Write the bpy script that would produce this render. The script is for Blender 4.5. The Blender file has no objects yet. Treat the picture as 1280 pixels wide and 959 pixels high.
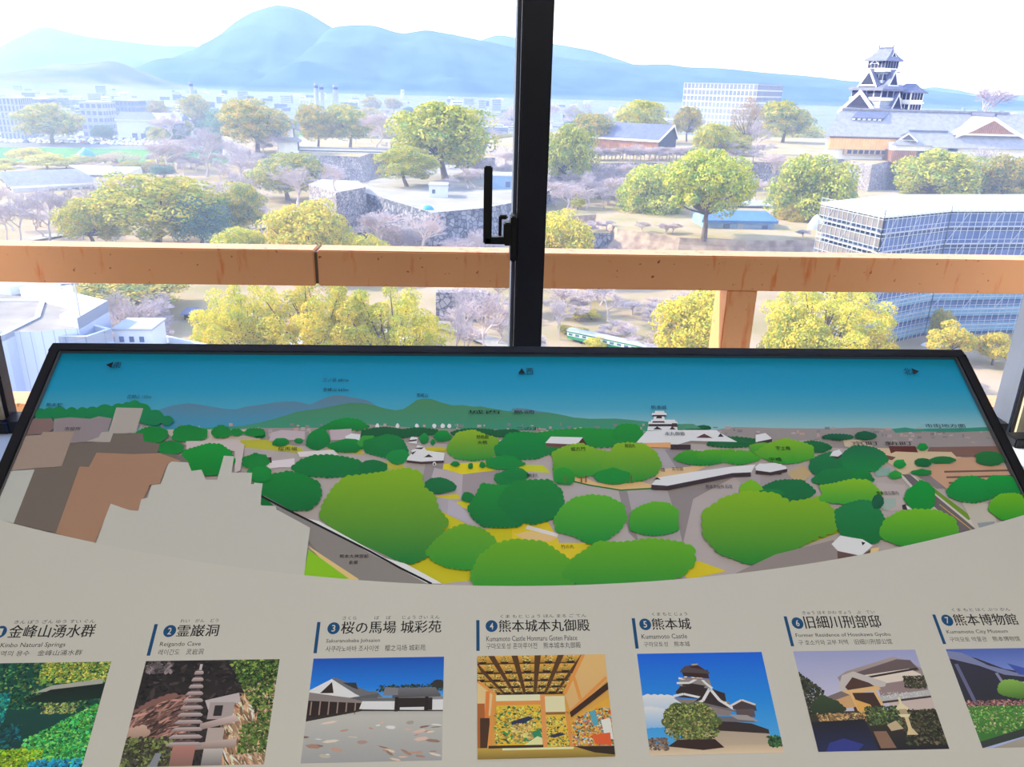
import bpy, bmesh, math, random
import numpy as np
from math import sin, cos, pi, radians, sqrt
from mathutils import Vector, Matrix
from mathutils.geometry import tessellate_polygon
from mathutils import noise as mnoise

S = bpy.context.scene
COL = S.collection

# ------------------------------------------------------------------ camera
W, H = 1280, 959
FPX, PITCH, ROLL, YAW = 980.63, radians(20.728), radians(1.511), radians(3.482)
CAM = Vector((0, 0, 1.5))
_f = Vector((sin(YAW)*cos(PITCH), cos(YAW)*cos(PITCH), -sin(PITCH)))
_r0 = Vector((cos(YAW), -sin(YAW), 0)); _u0 = _r0.cross(_f)
_r = _r0*cos(ROLL) + _u0*sin(ROLL); _u = -_r0*sin(ROLL) + _u0*cos(ROLL)
cd = bpy.data.cameras.new('camera'); cam = bpy.data.objects.new('camera', cd); COL.objects.link(cam)
cd.sensor_width = 36; cd.lens = FPX/W*36; cd.clip_start = .05; cd.clip_end = 30000
cam.matrix_world = Matrix(((_r.x, _u.x, -_f.x, CAM.x), (_r.y, _u.y, -_f.y, CAM.y), (_r.z, _u.z, -_f.z, CAM.z), (0, 0, 0, 1)))
S.camera = cam

# ------------------------------------------------------------------ light, sky, exposure
S.view_settings.view_transform = 'Standard'; S.view_settings.look = 'None'
S.view_settings.exposure = 0.0; S.view_settings.gamma = 1.0; S.view_settings.use_curve_mapping = False
HAZE_DENSITY = 1/5400.0
HAZE_COLOR = (.25, .36, 1.0)
VEIL_DENSITY, VEIL_COLOR = 1/2500.0, (.72, .84, 1.0)
SUN_ELEV, SUN_AZ = radians(33), radians(12)       # azimuth: how far ahead of due left
w = bpy.data.worlds.new('sky'); S.world = w; w.use_nodes = True
nt = w.node_tree; nt.nodes.clear()
tc = nt.nodes.new('ShaderNodeTexCoord'); sp = nt.nodes.new('ShaderNodeSeparateXYZ'); rp = nt.nodes.new('ShaderNodeValToRGB')
bg = nt.nodes.new('ShaderNodeBackground'); wo = nt.nodes.new('ShaderNodeOutputWorld')
nt.links.new(tc.outputs['Generated'], sp.inputs[0]); nt.links.new(sp.outputs['Z'], rp.inputs[0])
nt.links.new(rp.outputs[0], bg.inputs[0]); nt.links.new(bg.outputs[0], wo.inputs[0])
e = rp.color_ramp.elements
e[0].position = 0.0; e[0].color = (1.2, 1.22, 1.3, 1)
e[1].position = 1.0; e[1].color = (.36, .60, 1.38, 1)
m_ = e.new(.2); m_.color = (.95, 1.05, 1.2, 1)
bg.inputs[1].default_value = 2.2
sd = bpy.data.lights.new('sun', 'SUN'); so = bpy.data.objects.new('sun', sd); COL.objects.link(so)
sd.energy = 9.8; sd.angle = radians(.8); sd.color = (1.0, .93, .80)
to_sun = Vector((-cos(SUN_AZ)*cos(SUN_ELEV), sin(SUN_AZ)*cos(SUN_ELEV), sin(SUN_ELEV)))
so.rotation_euler = to_sun.to_track_quat('Z', 'Y').to_euler(); so.location = (-20, 10, 30)
def board_fill_lamp(x, y, energy):  # added area lights, out of view, to brighten the board
    l = bpy.data.lights.new('board_fill_light', 'AREA'); l.shape = 'RECTANGLE'; l.size = 1.2; l.size_y = .3; l.energy = energy; l.color = (1, .975, .91)
    o = bpy.data.objects.new('board_fill_light', l); COL.objects.link(o); o.location = (x, y, 2.62)
for lx in (-1.6, .1, 1.8):
    for ly in (-.1, -1.9): board_fill_lamp(lx, ly, 9.2)
S.cycles.sample_clamp_indirect = 6; S.cycles.volume_bounces = 1

# ------------------------------------------------------------------ projection helpers
def ray(x, y): return (_f*FPX + _r*(x-W/2) - _u*(y-H/2)).normalized()
def PY(x, y, Y):
    d = ray(x, y); return CAM + d*(Y/d.y)
def PZ(x, y, z):
    d = ray(x, y); return CAM + d*((z-CAM.z)/d.z)
def depth(P): return (Vector(P)-CAM).dot(_f)
def proj(P):
    v = Vector(P)-CAM; k = FPX/v.dot(_f); return W/2+k*v.dot(_r), H/2-k*v.dot(_u)
def lin(c):
    c = c/255.0
    return c/12.92 if c <= .04045 else ((c+.055)/1.055)**2.4
def L3(c): return tuple(lin(v) for v in c)

# ------------------------------------------------------------------ materials
MATS = {}
def mat(name, rgb, rough=.7, rgb2=None, scale=4.0, bump=0.0, metal=0.0, spec=.3, detail=4.0, wave=None, coords='Object', trans=0.0, objvar=0.0, bscale=None, contrast=(.35, .65)):
    """principled material; rgb are sRGB 0-255; a noise mixes rgb and rgb2"""
    if name in MATS: return MATS[name]
    m = bpy.data.materials.new(name); m.use_nodes = True; MATS[name] = m
    n = m.node_tree.nodes; l = m.node_tree.links; b = n['Principled BSDF']; out = n['Material Output']
    b.inputs['Roughness'].default_value = rough; b.inputs['Metallic'].default_value = metal
    b.inputs['Specular IOR Level'].default_value = spec
    col = None
    c1 = L3(rgb)+(1,)
    b.inputs['Base Color'].default_value = c1
    t = n.new('ShaderNodeTexCoord')
    if rgb2 is not None:
        nz = n.new('ShaderNodeTexNoise'); nz.inputs['Scale'].default_value = scale; nz.inputs['Detail'].default_value = detail
        l.new(t.outputs[coords], nz.inputs['Vector'])
        r = n.new('ShaderNodeValToRGB'); r.color_ramp.elements[0].position = contrast[0]; r.color_ramp.elements[1].position = contrast[1]
        r.color_ramp.elements[0].color = c1; r.color_ramp.elements[1].color = L3(rgb2)+(1,)
        l.new(nz.outputs['Fac'], r.inputs[0]); col = r.outputs[0]
    if wave is not None:      # stripes: (axis, period, dark factor, width)
        ax, per, dark, wd = wave
        s = n.new('ShaderNodeSeparateXYZ'); l.new(t.outputs[coords], s.inputs[0])
        a = n.new('ShaderNodeMath'); a.operation = 'DIVIDE'; a.inputs[1].default_value = per; l.new(s.outputs[ax], a.inputs[0])
        fr = n.new('ShaderNodeMath'); fr.operation = 'FRACT'; l.new(a.outputs[0], fr.inputs[0])
        g = n.new('ShaderNodeMath'); g.operation = 'LESS_THAN'; g.inputs[1].default_value = wd; l.new(fr.outputs[0], g.inputs[0])
        mx = n.new('ShaderNodeMix'); mx.data_type = 'RGBA'; mx.blend_type = 'MULTIPLY'
        l.new(g.outputs[0], mx.inputs['Factor'])
        if col is not None: l.new(col, mx.inputs['A'])
        else: mx.inputs['A'].default_value = c1
        mx.inputs['B'].default_value = (dark, dark, dark, 1); col = mx.outputs['Result']
    if objvar > 0:
        oi = n.new('ShaderNodeObjectInfo'); hs = n.new('ShaderNodeHueSaturation')
        mr = n.new('ShaderNodeMapRange'); mr.inputs['To Min'].default_value = .5-objvar*.012; mr.inputs['To Max'].default_value = .5+objvar*.016
        l.new(oi.outputs['Random'], mr.inputs['Value']); l.new(mr.outputs[0], hs.inputs['Hue'])
        mv = n.new('ShaderNodeMapRange'); mv.inputs['To Min'].default_value = 1-.14*objvar; mv.inputs['To Max'].default_value = 1+.14*objvar
        ml = n.new('ShaderNodeMath'); ml.operation = 'MULTIPLY'; ml.inputs[1].default_value = 7.31; l.new(oi.outputs['Random'], ml.inputs[0])
        f2 = n.new('ShaderNodeMath'); f2.operation = 'FRACT'; l.new(ml.outputs[0], f2.inputs[0])
        l.new(f2.outputs[0], mv.inputs['Value']); l.new(mv.outputs[0], hs.inputs['Value'])
        if col is not None: l.new(col, hs.inputs['Color'])
        else: hs.inputs['Color'].default_value = c1
        col = hs.outputs[0]
    if col is not None: l.new(col, b.inputs['Base Color'])
    if bump > 0:
        nb = n.new('ShaderNodeTexNoise'); nb.inputs['Scale'].default_value = bscale or scale*3; nb.inputs['Detail'].default_value = 3
        l.new(t.outputs[coords], nb.inputs['Vector'])
        bp = n.new('ShaderNodeBump'); bp.inputs['Strength'].default_value = bump; bp.inputs['Distance'].default_value = .02
        l.new(nb.outputs['Fac'], bp.inputs['Height']); l.new(bp.outputs[0], b.inputs['Normal'])
    if trans > 0:
        tr = n.new('ShaderNodeBsdfTranslucent'); ms = n.new('ShaderNodeMixShader'); ms.inputs[0].default_value = trans
        if col is not None: l.new(col, tr.inputs[0])
        else: tr.inputs[0].default_value = c1
        l.new(b.outputs[0], ms.inputs[1]); l.new(tr.outputs[0], ms.inputs[2]); l.new(ms.outputs[0], out.inputs[0])
    return m

def stone_mat(name, ca, cb, scale):
    if name in MATS: return MATS[name]
    m = bpy.data.materials.new(name); m.use_nodes = True; MATS[name] = m
    n = m.node_tree.nodes; l = m.node_tree.links; b = n['Principled BSDF']
    t = n.new('ShaderNodeTexCoord'); v = n.new('ShaderNodeTexVoronoi'); v.inputs['Scale'].default_value = scale
    l.new(t.outputs['Object'], v.inputs['Vector'])
    r = n.new('ShaderNodeValToRGB'); r.color_ramp.elements[0].color = L3(ca)+(1,); r.color_ramp.elements[1].color = L3(cb)+(1,)
    s = n.new('ShaderNodeSeparateColor'); l.new(v.outputs['Color'], s.inputs[0]); l.new(s.outputs[0], r.inputs[0])
    d = n.new('ShaderNodeTexVoronoi'); d.feature = 'DISTANCE_TO_EDGE'; d.inputs['Scale'].default_value = scale; l.new(t.outputs['Object'], d.inputs['Vector'])
    lt = n.new('ShaderNodeMath'); lt.operation = 'LESS_THAN'; lt.inputs[1].default_value = .07; l.new(d.outputs['Distance'], lt.inputs[0])
    mx = n.new('ShaderNodeMix'); mx.data_type = 'RGBA'; mx.blend_type = 'MULTIPLY'; l.new(lt.outputs[0], mx.inputs['Factor'])
    l.new(r.outputs[0], mx.inputs['A']); mx.inputs['B'].default_value = (.35, .35, .38, 1)
    l.new(mx.outputs['Result'], b.inputs['Base Color']); b.inputs['Roughness'].default_value = .9; b.inputs['Specular IOR Level'].default_value = .15
    return m

def print_mat(name, rough=.5, spec=.3):
    if name in MATS: return MATS[name]
    m = bpy.data.materials.new(name); m.use_nodes = True; MATS[name] = m
    n = m.node_tree.nodes; b = n['Principled BSDF']; a = n.new('ShaderNodeVertexColor'); a.layer_name = 'Col'
    m.node_tree.links.new(a.outputs['Color'], b.inputs['Base Color']); b.inputs['Roughness'].default_value = rough
    b.inputs['Specular IOR Level'].default_value = spec
    return m

# ------------------------------------------------------------------ mesh builder
class MB:
    def __init__(s): s.v = []; s.f = []; s.mi = []; s.mats = []; s.cur = 0; s.col = None
    def m(s, material):
        if material not in s.mats: s.mats.append(material)
        s.cur = s.mats.index(material); return s
    def face(s, pts):
        i = len(s.v); s.v += [tuple(p) for p in pts]; s.f.append(tuple(range(i, i+len(pts)))); s.mi.append(s.cur); return s
    def grid(s, rows):                       # rows of equal length, shared vertices
        i = len(s.v); n = len(rows[0])
        for r in rows: s.v += [tuple(p) for p in r]
        for a in range(len(rows)-1):
            for b in range(n-1):
                s.f.append((i+a*n+b, i+a*n+b+1, i+(a+1)*n+b+1, i+(a+1)*n+b)); s.mi.append(s.cur)
        return s
    def hull8(s, p):                         # p: 4 bottom (ccw seen from above), 4 top
        i = len(s.v); s.v += [tuple(q) for q in p]
        for q in ((3, 2, 1, 0), (4, 5, 6, 7), (0, 1, 5, 4), (1, 2, 6, 5), (2, 3, 7, 6), (3, 0, 4, 7)):
            s.f.append(tuple(i+k for k in q)); s.mi.append(s.cur)
        return s
    def box(s, x0, x1, y0, y1, z0, z1):
        return s.hull8([(x0, y0, z0), (x1, y0, z0), (x1, y1, z0), (x0, y1, z0), (x0, y0, z1), (x1, y0, z1), (x1, y1, z1), (x0, y1, z1)])
    def prism(s, poly, z0, z1, top=None):    # poly xy ccw
        n = len(poly); top = top or poly; i = len(s.v)
        s.v += [(p[0], p[1], z0 if len(p) < 3 else p[2]) for p in poly] + [(p[0], p[1], z1) for p in top]
        s.f.append(tuple(i+k for k in reversed(range(n)))); s.mi.append(s.cur)
        s.f.append(tuple(i+n+k for k in range(n))); s.mi.append(s.cur)
        for k in range(n):
            j = (k+1) % n; s.f.append((i+k, i+j, i+n+j, i+n+k)); s.mi.append(s.cur)
        return s
    def beam(s, a, b, wd, ht=None):
        a = Vector(a); b = Vector(b); ht = ht or wd; d = (b-a).normalized()
        up = Vector((0, 0, 1)) if abs(d.z) < .95 else Vector((0, 1, 0))
        sd = d.cross(up).normalized()*wd/2; u2 = sd.cross(d).normalized()*ht/2
        return s.hull8([a-sd-u2, a+sd-u2, b+sd-u2, b-sd-u2, a-sd+u2, a+sd+u2, b+sd+u2, b-sd+u2])
    def tube(s, pts, rad, n=8, cap=True):
        i = len(s.v); pts = [Vector(p) for p in pts]
        for k, p in enumerate(pts):
            d = (pts[min(k+1, len(pts)-1)]-pts[max(k-1, 0)]).normalized()
            up = Vector((0, 0, 1)) if abs(d.z) < .9 else Vector((1, 0, 0))
            a = d.cross(up).normalized(); b = a.cross(d)
            r = rad[k] if isinstance(rad, (list, tuple)) else rad
            for q in range(n): s.v.append(tuple(p + a*(r*cos(2*pi*q/n)) + b*(r*sin(2*pi*q/n))))
        for k in range(len(pts)-1):
            for q in range(n):
                s.f.append((i+k*n+q, i+k*n+(q+1) % n, i+(k+1)*n+(q+1) % n, i+(k+1)*n+q)); s.mi.append(s.cur)
        if cap:
            s.f.append(tuple(i+q for q in range(n))); s.mi.append(s.cur)
            s.f.append(tuple(i+(len(pts)-1)*n+q for q in reversed(range(n)))); s.mi.append(s.cur)
        return s
    def roof(s, hw, hd, z, oh, rise, ridge, th=.3, sag=.0, steps=4, axis='x'):
        """hipped roof over half sizes hw,hd (+overhang), eave height z, ridge half length, curved slopes"""
        def P(x, y, zz): return (x, y, zz) if axis == 'x' else (-y, x, zz)
        rows = []
        for k in range(steps+1):
            t = k/steps; x = (hw+oh)*(1-t)+ridge*t; y = (hd+oh)*(1-t); zz = z+rise*(t-sag*sin(pi*t))
            lift = th*.6*(1-t)
            rows.append([P(-x, -y, zz+lift*.3), P(0, -y, zz), P(x, -y, zz+lift*.3), P(x, 0, zz), P(x, y, zz+lift*.3), P(0, y, zz), P(-x, y, zz+lift*.3), P(-x, 0, zz), P(-x, -y, zz+lift*.3)])
        low = [[(p[0], p[1], p[2]-th) for p in rows[0]]]
        s.grid(low+rows)
        s.face([(p[0], p[1], p[2]) for p in reversed(low[0][:-1])])
        return s
    def build(s, name, parent=None, smooth=False, bev=0.0, color=None):
        me = bpy.data.meshes.new(name); me.from_pydata(s.v, [], s.f); me.validate()
        for m in s.mats: me.materials.append(m)
        if len(me.polygons) == len(s.mi): me.polygons.foreach_set('material_index', s.mi)
        if color is not None:
            at = me.color_attributes.new('Col', 'FLOAT_COLOR', 'POINT'); at.data.foreach_set('color', np.array(color, dtype=np.float32).ravel())
        if smooth: me.polygons.foreach_set('use_smooth', [True]*len(me.polygons))
        me.update()
        o = bpy.data.objects.new(name, me); COL.objects.link(o)
        if parent is not None: o.parent = parent
        if bev > 0:
            bm = bmesh.new(); bm.from_mesh(me); bmesh.ops.remove_doubles(bm, verts=bm.verts, dist=1e-5)
            bmesh.ops.recalc_face_normals(bm, faces=bm.faces)
            bmesh.ops.bevel(bm, geom=list(bm.edges), offset=bev, segments=2, affect='EDGES', clamp_overlap=True); bm.to_mesh(me); bm.free()
        return o
def tag(o, label=None, cat=None, group=None, kind=None):
    if label: o['label'] = label
    if cat: o['category'] = cat
    if group: o['group'] = group
    if kind: o['kind'] = kind
    return o
def empty(name, loc=(0, 0, 0), rz=0.0, label=None, cat=None, group=None):
    o = bpy.data.objects.new(name, None); COL.objects.link(o); o.location = loc; o.rotation_euler = (0, 0, rz); o.empty_display_size = .2
    return tag(o, label, cat, group)
def struct(o): o['kind'] = 'structure'; return o
def copy_tree(o, parent=None, kids=None):
    c = o.copy(); COL.objects.link(c)
    if parent is not None: c.parent = parent
    for ch in list(o.children): copy_tree(ch, c)
    return c

def each(name, mt, boxes, parent, off=(0, 0, 0), most=100):
    """one child object per box; the ones past MOST as one object of kind stuff"""
    for b in boxes[:most]:
        o = MB().m(mt).box(b[0]-off[0], b[1]-off[0], b[2]-off[1], b[3]-off[1], b[4]-off[2], b[5]-off[2]).build(name, parent)
    if len(boxes) > most:
        m = MB().m(mt)
        for b in boxes[most:]: m.box(b[0]-off[0], b[1]-off[0], b[2]-off[1], b[3]-off[1], b[4]-off[2], b[5]-off[2])
        m.build(name, parent)['kind'] = 'stuff'

# ------------------------------------------------------------------ haze in the outdoor air
def haze():
    m = bpy.data.materials.new('haze'); m.use_nodes = True; n = m.node_tree.nodes; n.remove(n['Principled BSDF'])
    v = n.new('ShaderNodeVolumeScatter'); v.inputs['Color'].default_value = HAZE_COLOR+(1,); v.inputs['Density'].default_value = HAZE_DENSITY
    v.inputs['Anisotropy'].default_value = .45
    m.node_tree.links.new(v.outputs[0], n['Material Output'].inputs['Volume'])
    b = MB().m(m).box(-9000, 9000, 4, 12500, -80, 780)
    o = b.build('haze'); tag(o, 'pale blue haze over the city and mountains', 'haze', kind='stuff')
def low_veil():  # added air layer that washes the near park with a bright veil
    m = bpy.data.materials.new('low_veil'); m.use_nodes = True; n = m.node_tree.nodes; n.remove(n['Principled BSDF'])
    v = n.new('ShaderNodeVolumeScatter'); v.inputs['Color'].default_value = VEIL_COLOR+(1,); v.inputs['Density'].default_value = VEIL_DENSITY
    v.inputs['Anisotropy'].default_value = .3
    m.node_tree.links.new(v.outputs[0], n['Material Output'].inputs['Volume'])
    o = MB().m(m).box(-1400, 1400, 8, 760, -70, -4).build('veil'); tag(o, 'added bright low mist over the castle park', 'veil', kind='stuff')
haze(); low_veil()

# ------------------------------------------------------------------ room shell
M_wall = mat('white_wall_paint', (226, 222, 214), .8, (218, 214, 206), 3)
M_floor = mat('floor_carpet', (120, 112, 104), .95, (100, 94, 88), 60)
M_black = mat('black_frame_metal', (24, 25, 30), .45, (30, 31, 38), 8, spec=.3)
M_dark = mat('dark_window_metal', (26, 29, 42), .4, (34, 37, 50), 6, spec=.4)
M_grey = mat('grey_reveal_paint', (84, 92, 112), .5, (96, 104, 124), 5)
M_beige = mat('beige_reveal', (176, 168, 150), .6)
M_sill = mat('sill_laminate', (196, 206, 222), .35, (186, 198, 216), 4)
M_blue = mat('blue_track', (22, 44, 96), .35, (36, 62, 120), 20)
M_glasspane = bpy.data.materials.new('clear_glass'); M_glasspane.use_nodes = True
_n = M_glasspane.node_tree.nodes; _n.remove(_n['Principled BSDF']); _t = _n.new('ShaderNodeBsdfTransparent'); _t.inputs[0].default_value = (.985, .99, .99, 1)
M_glasspane.node_tree.links.new(_t.outputs[0], _n['Material Output'].inputs[0])
def sbox(name, m, *b): return struct(MB().m(m).box(*b).build(name))
XL, XR, YB = -3.4, 3.6, -4.6
sbox('floor', M_floor, XL, XR, YB, 1.62, -.12, 0)
sbox('ceiling', M_wall, XL, XR, YB, 1.9, 2.7, 2.95)
sbox('wall_left', M_wall, XL-.15, XL, YB, 1.72, 0, 2.7)
sbox('wall_right', M_wall, XR, XR+.15, YB, 1.72, 0, 2.7)
sbox('wall_back', M_wall, XL, XR, YB-.15, YB, 0, 2.7)
WZ0, WZ1 = .80, 2.36
wf = MB().m(M_wall)
wf.box(XL, XR, 1.50, 1.72, 0, .745); wf.box(XL, XR, 1.50, 1.72, WZ1, 2.7); wf.box(XL, -1.075, 1.50, 1.72, .745, WZ1); wf.box(1.34, XR, 1.50, 1.72, .745, WZ1)  # unseen left stretch made solid to keep sun off the board
struct(wf.build('wall_front'))
sbox('trim_1', M_sill, -1.075, 1.34, 1.40, 1.72, .745, .772)
mull = MB().m(M_dark).box(.0965, .1545, 1.565, 1.66, .772, WZ1)
struct(mull.build('trim_2', bev=.003))
# window 1 (left) and window 2 (right): frame + pane + handle
def window(name, x0, x1, z0):
    f = MB().m(M_dark)
    f.box(x0, x1, 1.60, 1.655, WZ1-.05, WZ1); f.box(x0, x1, 1.60, 1.655, .772, z0)
    s = -1 if x0 < 0 else 1; e_ = x0 if s < 0 else x1
    def J(mt, a, b, y0): f.m(mt).box(min(e_+s*a, e_+s*b), max(e_+s*a, e_+s*b), y0, 1.66, .772, WZ1)
    if s < 0: J(M_dark, 0, .009, 1.63); J(M_beige, .009, .030, 1.622); J(M_dark, .030, .037, 1.60); J(M_grey, .037, .077, 1.58)
    else: J(M_grey, 0, .006, 1.60); J(M_dark, .006, .013, 1.594); J(M_beige, .013, .034, 1.586); J(M_dark, .034, .044, 1.575); J(M_grey, .044, .092, 1.56)
    if s < 0: f.m(M_grey).box(x1-.006, x1-.0005, 1.60, 1.655, z0, WZ1-.05)
    o = struct(f.build(name))
    struct(MB().m(M_glasspane).box(x0+.001, x1-.001, 1.625, 1.631, z0, WZ1-.05).build('glass_pane', o))
    return o
w1 = window('window_1', -.998, .0955, WZ0)
w2 = window('window_2', .1555, 1.2486, WZ0)
# black lever handle on the sash beside the mullion
hd = MB().m(M_black)
hd.box(.084, .096, 1.55, 1.60, 1.172, 1.262)          # mounting plate on the stile
hd.box(.070, .086, 1.545, 1.585, 1.205, 1.25)
hd.box(.032, .086, 1.548, 1.572, 1.207, 1.221)        # foot of the L
hd.box(.030, .0465, 1.548, 1.570, 1.207, 1.357)       # grip
hd.box(.060, .066, 1.55, 1.57, 1.221, 1.262); hd.box(.060, .078, 1.55, 1.57, 1.256, 1.264)
h = hd.build('window_handle', w1, bev=.0025); h['label'] = 'black L-shaped lever handle'
# dark tracks on the sill beyond the display
P = PZ(6, 536, .7725)
trk = MB().m(M_blue).box(P.x-.06, P.x+.022, P.y-.012, P.y+.03, .7725, .792).m(M_black).box(P.x-.06, P.x+.024, P.y-.03, P.y-.012, .7725, .80)
tag(trk.build('window_latch', bev=.002), 'blue and black latch block on the sill at the left jamb', 'latch')
P = PZ(1264, 556, .7725)
trk = MB().m(M_black).box(P.x-.006, P.x+.07, P.y-.02, P.y+.022, .7725, .795)
tag(trk.build('window_latch', bev=.003), 'black latch block on the sill at the right jamb', 'latch')

# ------------------------------------------------------------------ steel railing outside the windows
def rail_mat():
    m = mat('orange_painted_steel', (196, 138, 92), .42, (206, 150, 104), 1.2, spec=.45, detail=6)
    n = m.node_tree.nodes; l = m.node_tree.links; b = n['Principled BSDF']
    src = b.inputs['Base Color'].links[0].from_socket
    t = n.new('ShaderNodeTexCoord'); mp = n.new('ShaderNodeMapping'); mp.inputs['Scale'].default_value = (34, 34, 7)
    nz = n.new('ShaderNodeTexNoise'); nz.inputs['Scale'].default_value = 1.0; nz.inputs['Detail'].default_value = 5
    l.new(t.outputs['Object'], mp.inputs[0]); l.new(mp.outputs[0], nz.inputs['Vector'])
    r = n.new('ShaderNodeValToRGB'); r.color_ramp.elements[0].position = .6; r.color_ramp.elements[1].position = .72
    l.new(nz.outputs['Fac'], r.inputs[0])
    mx = n.new('ShaderNodeMix'); mx.data_type = 'RGBA'; l.new(r.outputs[0], mx.inputs['Factor']); l.new(src, mx.inputs['A'])
    mx.inputs['B'].default_value = L3((190, 104, 48))+(1,)
    # rust spots near the lower edge
    n2 = n.new('ShaderNodeTexNoise'); n2.inputs['Scale'].default_value = 55; n2.inputs['Detail'].default_value = 2; l.new(t.outputs['Object'], n2.inputs['Vector'])
    r2 = n.new('ShaderNodeValToRGB'); r2.color_ramp.elements[0].position = .68; r2.color_ramp.elements[1].position = .74; l.new(n2.outputs['Fac'], r2.inputs[0])
    m2 = n.new('ShaderNodeMix'); m2.data_type = 'RGBA'; l.new(r2.outputs[0], m2.inputs['Factor']); l.new(mx.outputs['Result'], m2.inputs['A'])
    m2.inputs['B'].default_value = L3((128, 62, 30))+(1,)
    l.new(m2.outputs['Result'], b.inputs['Base Color'])
    return m
M_rail = rail_mat()
RY = 2.0
rail = empty('balcony_railing', (.7, RY+.05, -.3), label='orange painted steel railing outside the windows', cat='railing')
rail.location = (0, 0, 0)
xj = PY(395, 330, RY).x
r1 = MB().m(M_rail).box(-3.3, xj-.004, RY, RY+.075, 1.0075, 1.1); r1.build('top_rail', rail, bev=.003)
r1 = MB().m(M_rail).box(xj+.004, 3.4, RY, RY+.075, 1.0075, 1.1); r1.build('top_rail', rail, bev=.003)
MB().m(mat('rail_joint_sleeve', (92, 74, 58), .6)).box(xj-.06, xj+.06, RY+.006, RY+.07, 1.013, 1.094).build('joint_sleeve', rail)
for px in (.690, -2.4, 3.3):
    MB().m(M_rail).box(px, px+.0815, RY+.006, RY+.11, -.2, 1.008).build('post', rail, bev=.003)
lz = PY(27, 492, 2.1).z
MB().m(M_rail).box(-3.3, 3.4, RY+.02, RY+.12, lz-.075, lz).build('lower_rail', rail, bev=.003)
sbox('trim_3', M_wall, XL, XR, 1.72, 2.3, -.35, -.2)

# ------------------------------------------------------------------ outdoors: ground, terraces, mountains
rnd = random.Random(7)
ZB = -53.0
M_ground = mat('dry_grass_ground', (168, 146, 122), .95, (140, 128, 88), .05, detail=8, spec=.1)
M_far = mat('city_plain', (120, 124, 124), .95, (84, 100, 92), .012, detail=6, spec=.1)
M_soil = mat('terrace_soil', (172, 150, 124), .95, (146, 136, 92), .07, detail=8, spec=.1)
M_pale = mat('pale_paving', (160, 154, 146), .9, (140, 134, 124), .1)
M_stone = stone_mat('stone_wall_blocks', (176, 168, 168), (128, 122, 128), .75)
M_stoned = stone_mat('dark_stone_blocks', (150, 150, 160), (84, 88, 104), .55)
M_bank = mat('green_bank', (84, 138, 62), .9, (60, 116, 70), .05, spec=.1)
M_rock = mat('rough_slope', (176, 156, 136), .95, (130, 110, 98), .3, bump=.6, detail=8, spec=.1)
gm = MB().m(M_ground)
rows = []
for Y in (60, 100, 140, 180, 220, 260, 300, 350, 400, 460, 520, 600, 700, 850):
    rows.append([(X*1.0*(1+Y/300), Y, ZB+.5*mnoise.noise(Vector((X*.05, Y*.05, 0)))) for X in range(-260, 300, 14)])
gm.grid(rows)
struct(gm.build('ground', smooth=True))
fm = MB().m(M_far)
fm.grid([[(X, Y, ZB-.6) for X in range(-9000, 9001, 1500)] for Y in (600, 1500, 3000, 6000, 12000)])
struct(fm.build('ground_plain'))

TERR = []     # (polygon xy, z)
def inside(p, poly):
    x, y = p; c = False; n = len(poly); j = n-1
    for i in range(n):
        xi, yi = poly[i]; xj_, yj = poly[j]
        if (yi > y) != (yj > y) and x < (xj_-xi)*(y-yi)/(yj-yi)+xi: c = not c
        j = i
    return c
def hit(px, py):
    best = PZ(px, py, ZB)
    if ray(px, py).z >= 0: best = Vector((0, 9e9, 0))
    for poly, z in TERR:
        if ray(px, py).z >= 0: continue
        P = PZ(px, py, z)
        if 0 < P.y < best.y and inside((P.x, P.y), poly): best = P
    return best
def ground_at(x, y):
    z = ZB
    for poly, zz in TERR:
        if inside((x, y), poly): z = max(z, zz)
    return z
def terrace(front, z, back, batter, side, top, label, name='stone_rampart', z0=ZB-2):
    fr = [PZ(px, py, z) for px, py in front]; poly = [(p.x, p.y) for p in fr] + list(back)
    n = len(poly); bot = []
    for i in range(n):
        a = Vector(poly[i-1]); b = Vector(poly[i]); c = Vector(poly[(i+1) % n])
        n1 = Vector(((b-a).y, -(b-a).x)).normalized(); n2 = Vector(((c-b).y, -(c-b).x)).normalized()
        v = (n1+n2); v = v.normalized()*min(2.0, 1/max(.4, v.length/2))
        bot.append(tuple(b+v*batter))
    TERR.append((poly, z))
    m = MB().m(side)
    STEP = 5
    for i in range(n):                       # side faces with a slight concave curve, like castle walls
        j = (i+1) % n; rows = []
        for k in range(STEP+1):
            t = k/STEP; q = (1-t)**1.7
            rows.append([(bot[a][0]*q+poly[a][0]*(1-q), bot[a][1]*q+poly[a][1]*(1-q), z0+(z-z0)*t) for a in (i, j)])
        m.grid(rows)
    o = m.build(name)
    tm = MB().m(top)
    tri = tessellate_polygon([[Vector((p[0], p[1], 0)) for p in poly]])
    for t in tri:
        t = list(t)
        a, b, c = (Vector(poly[k]) for k in t)
        if (b-a).cross(c-a) < 0: t.reverse()
        tm.face([(poly[k][0], poly[k][1], z) for k in t])
    tm.build('terrace_top', o)
    tag(o, label, 'rampart' if side is not M_bank else 'embankment'); return o
terrace([(690, 204), (745, 204), (800, 203), (868, 204), (960, 203), (1055, 199), (1090, 206), (1121, 199), (1180, 214), (1300, 216)], -31, [(420, 640), (60, 640), (12, 520)], 4, M_stone, M_soil,
        'tall pale stone castle rampart below the wooden palace wall')
terrace([(453, 240), (540, 266), (606, 260), (668, 248), (690, 236), (668, 214), (560, 206), (462, 226)], -38, [], 4, M_stoned, M_pale,
        'grey stone bastion with a sharp corner and paved top left of the mullion')
terrace([(386, 230), (420, 241), (457, 234), (448, 226), (402, 224)], -35, [], 2.2, M_stone, M_pale,
        'small square stone bastion with a flat top, dark on one face')
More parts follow.
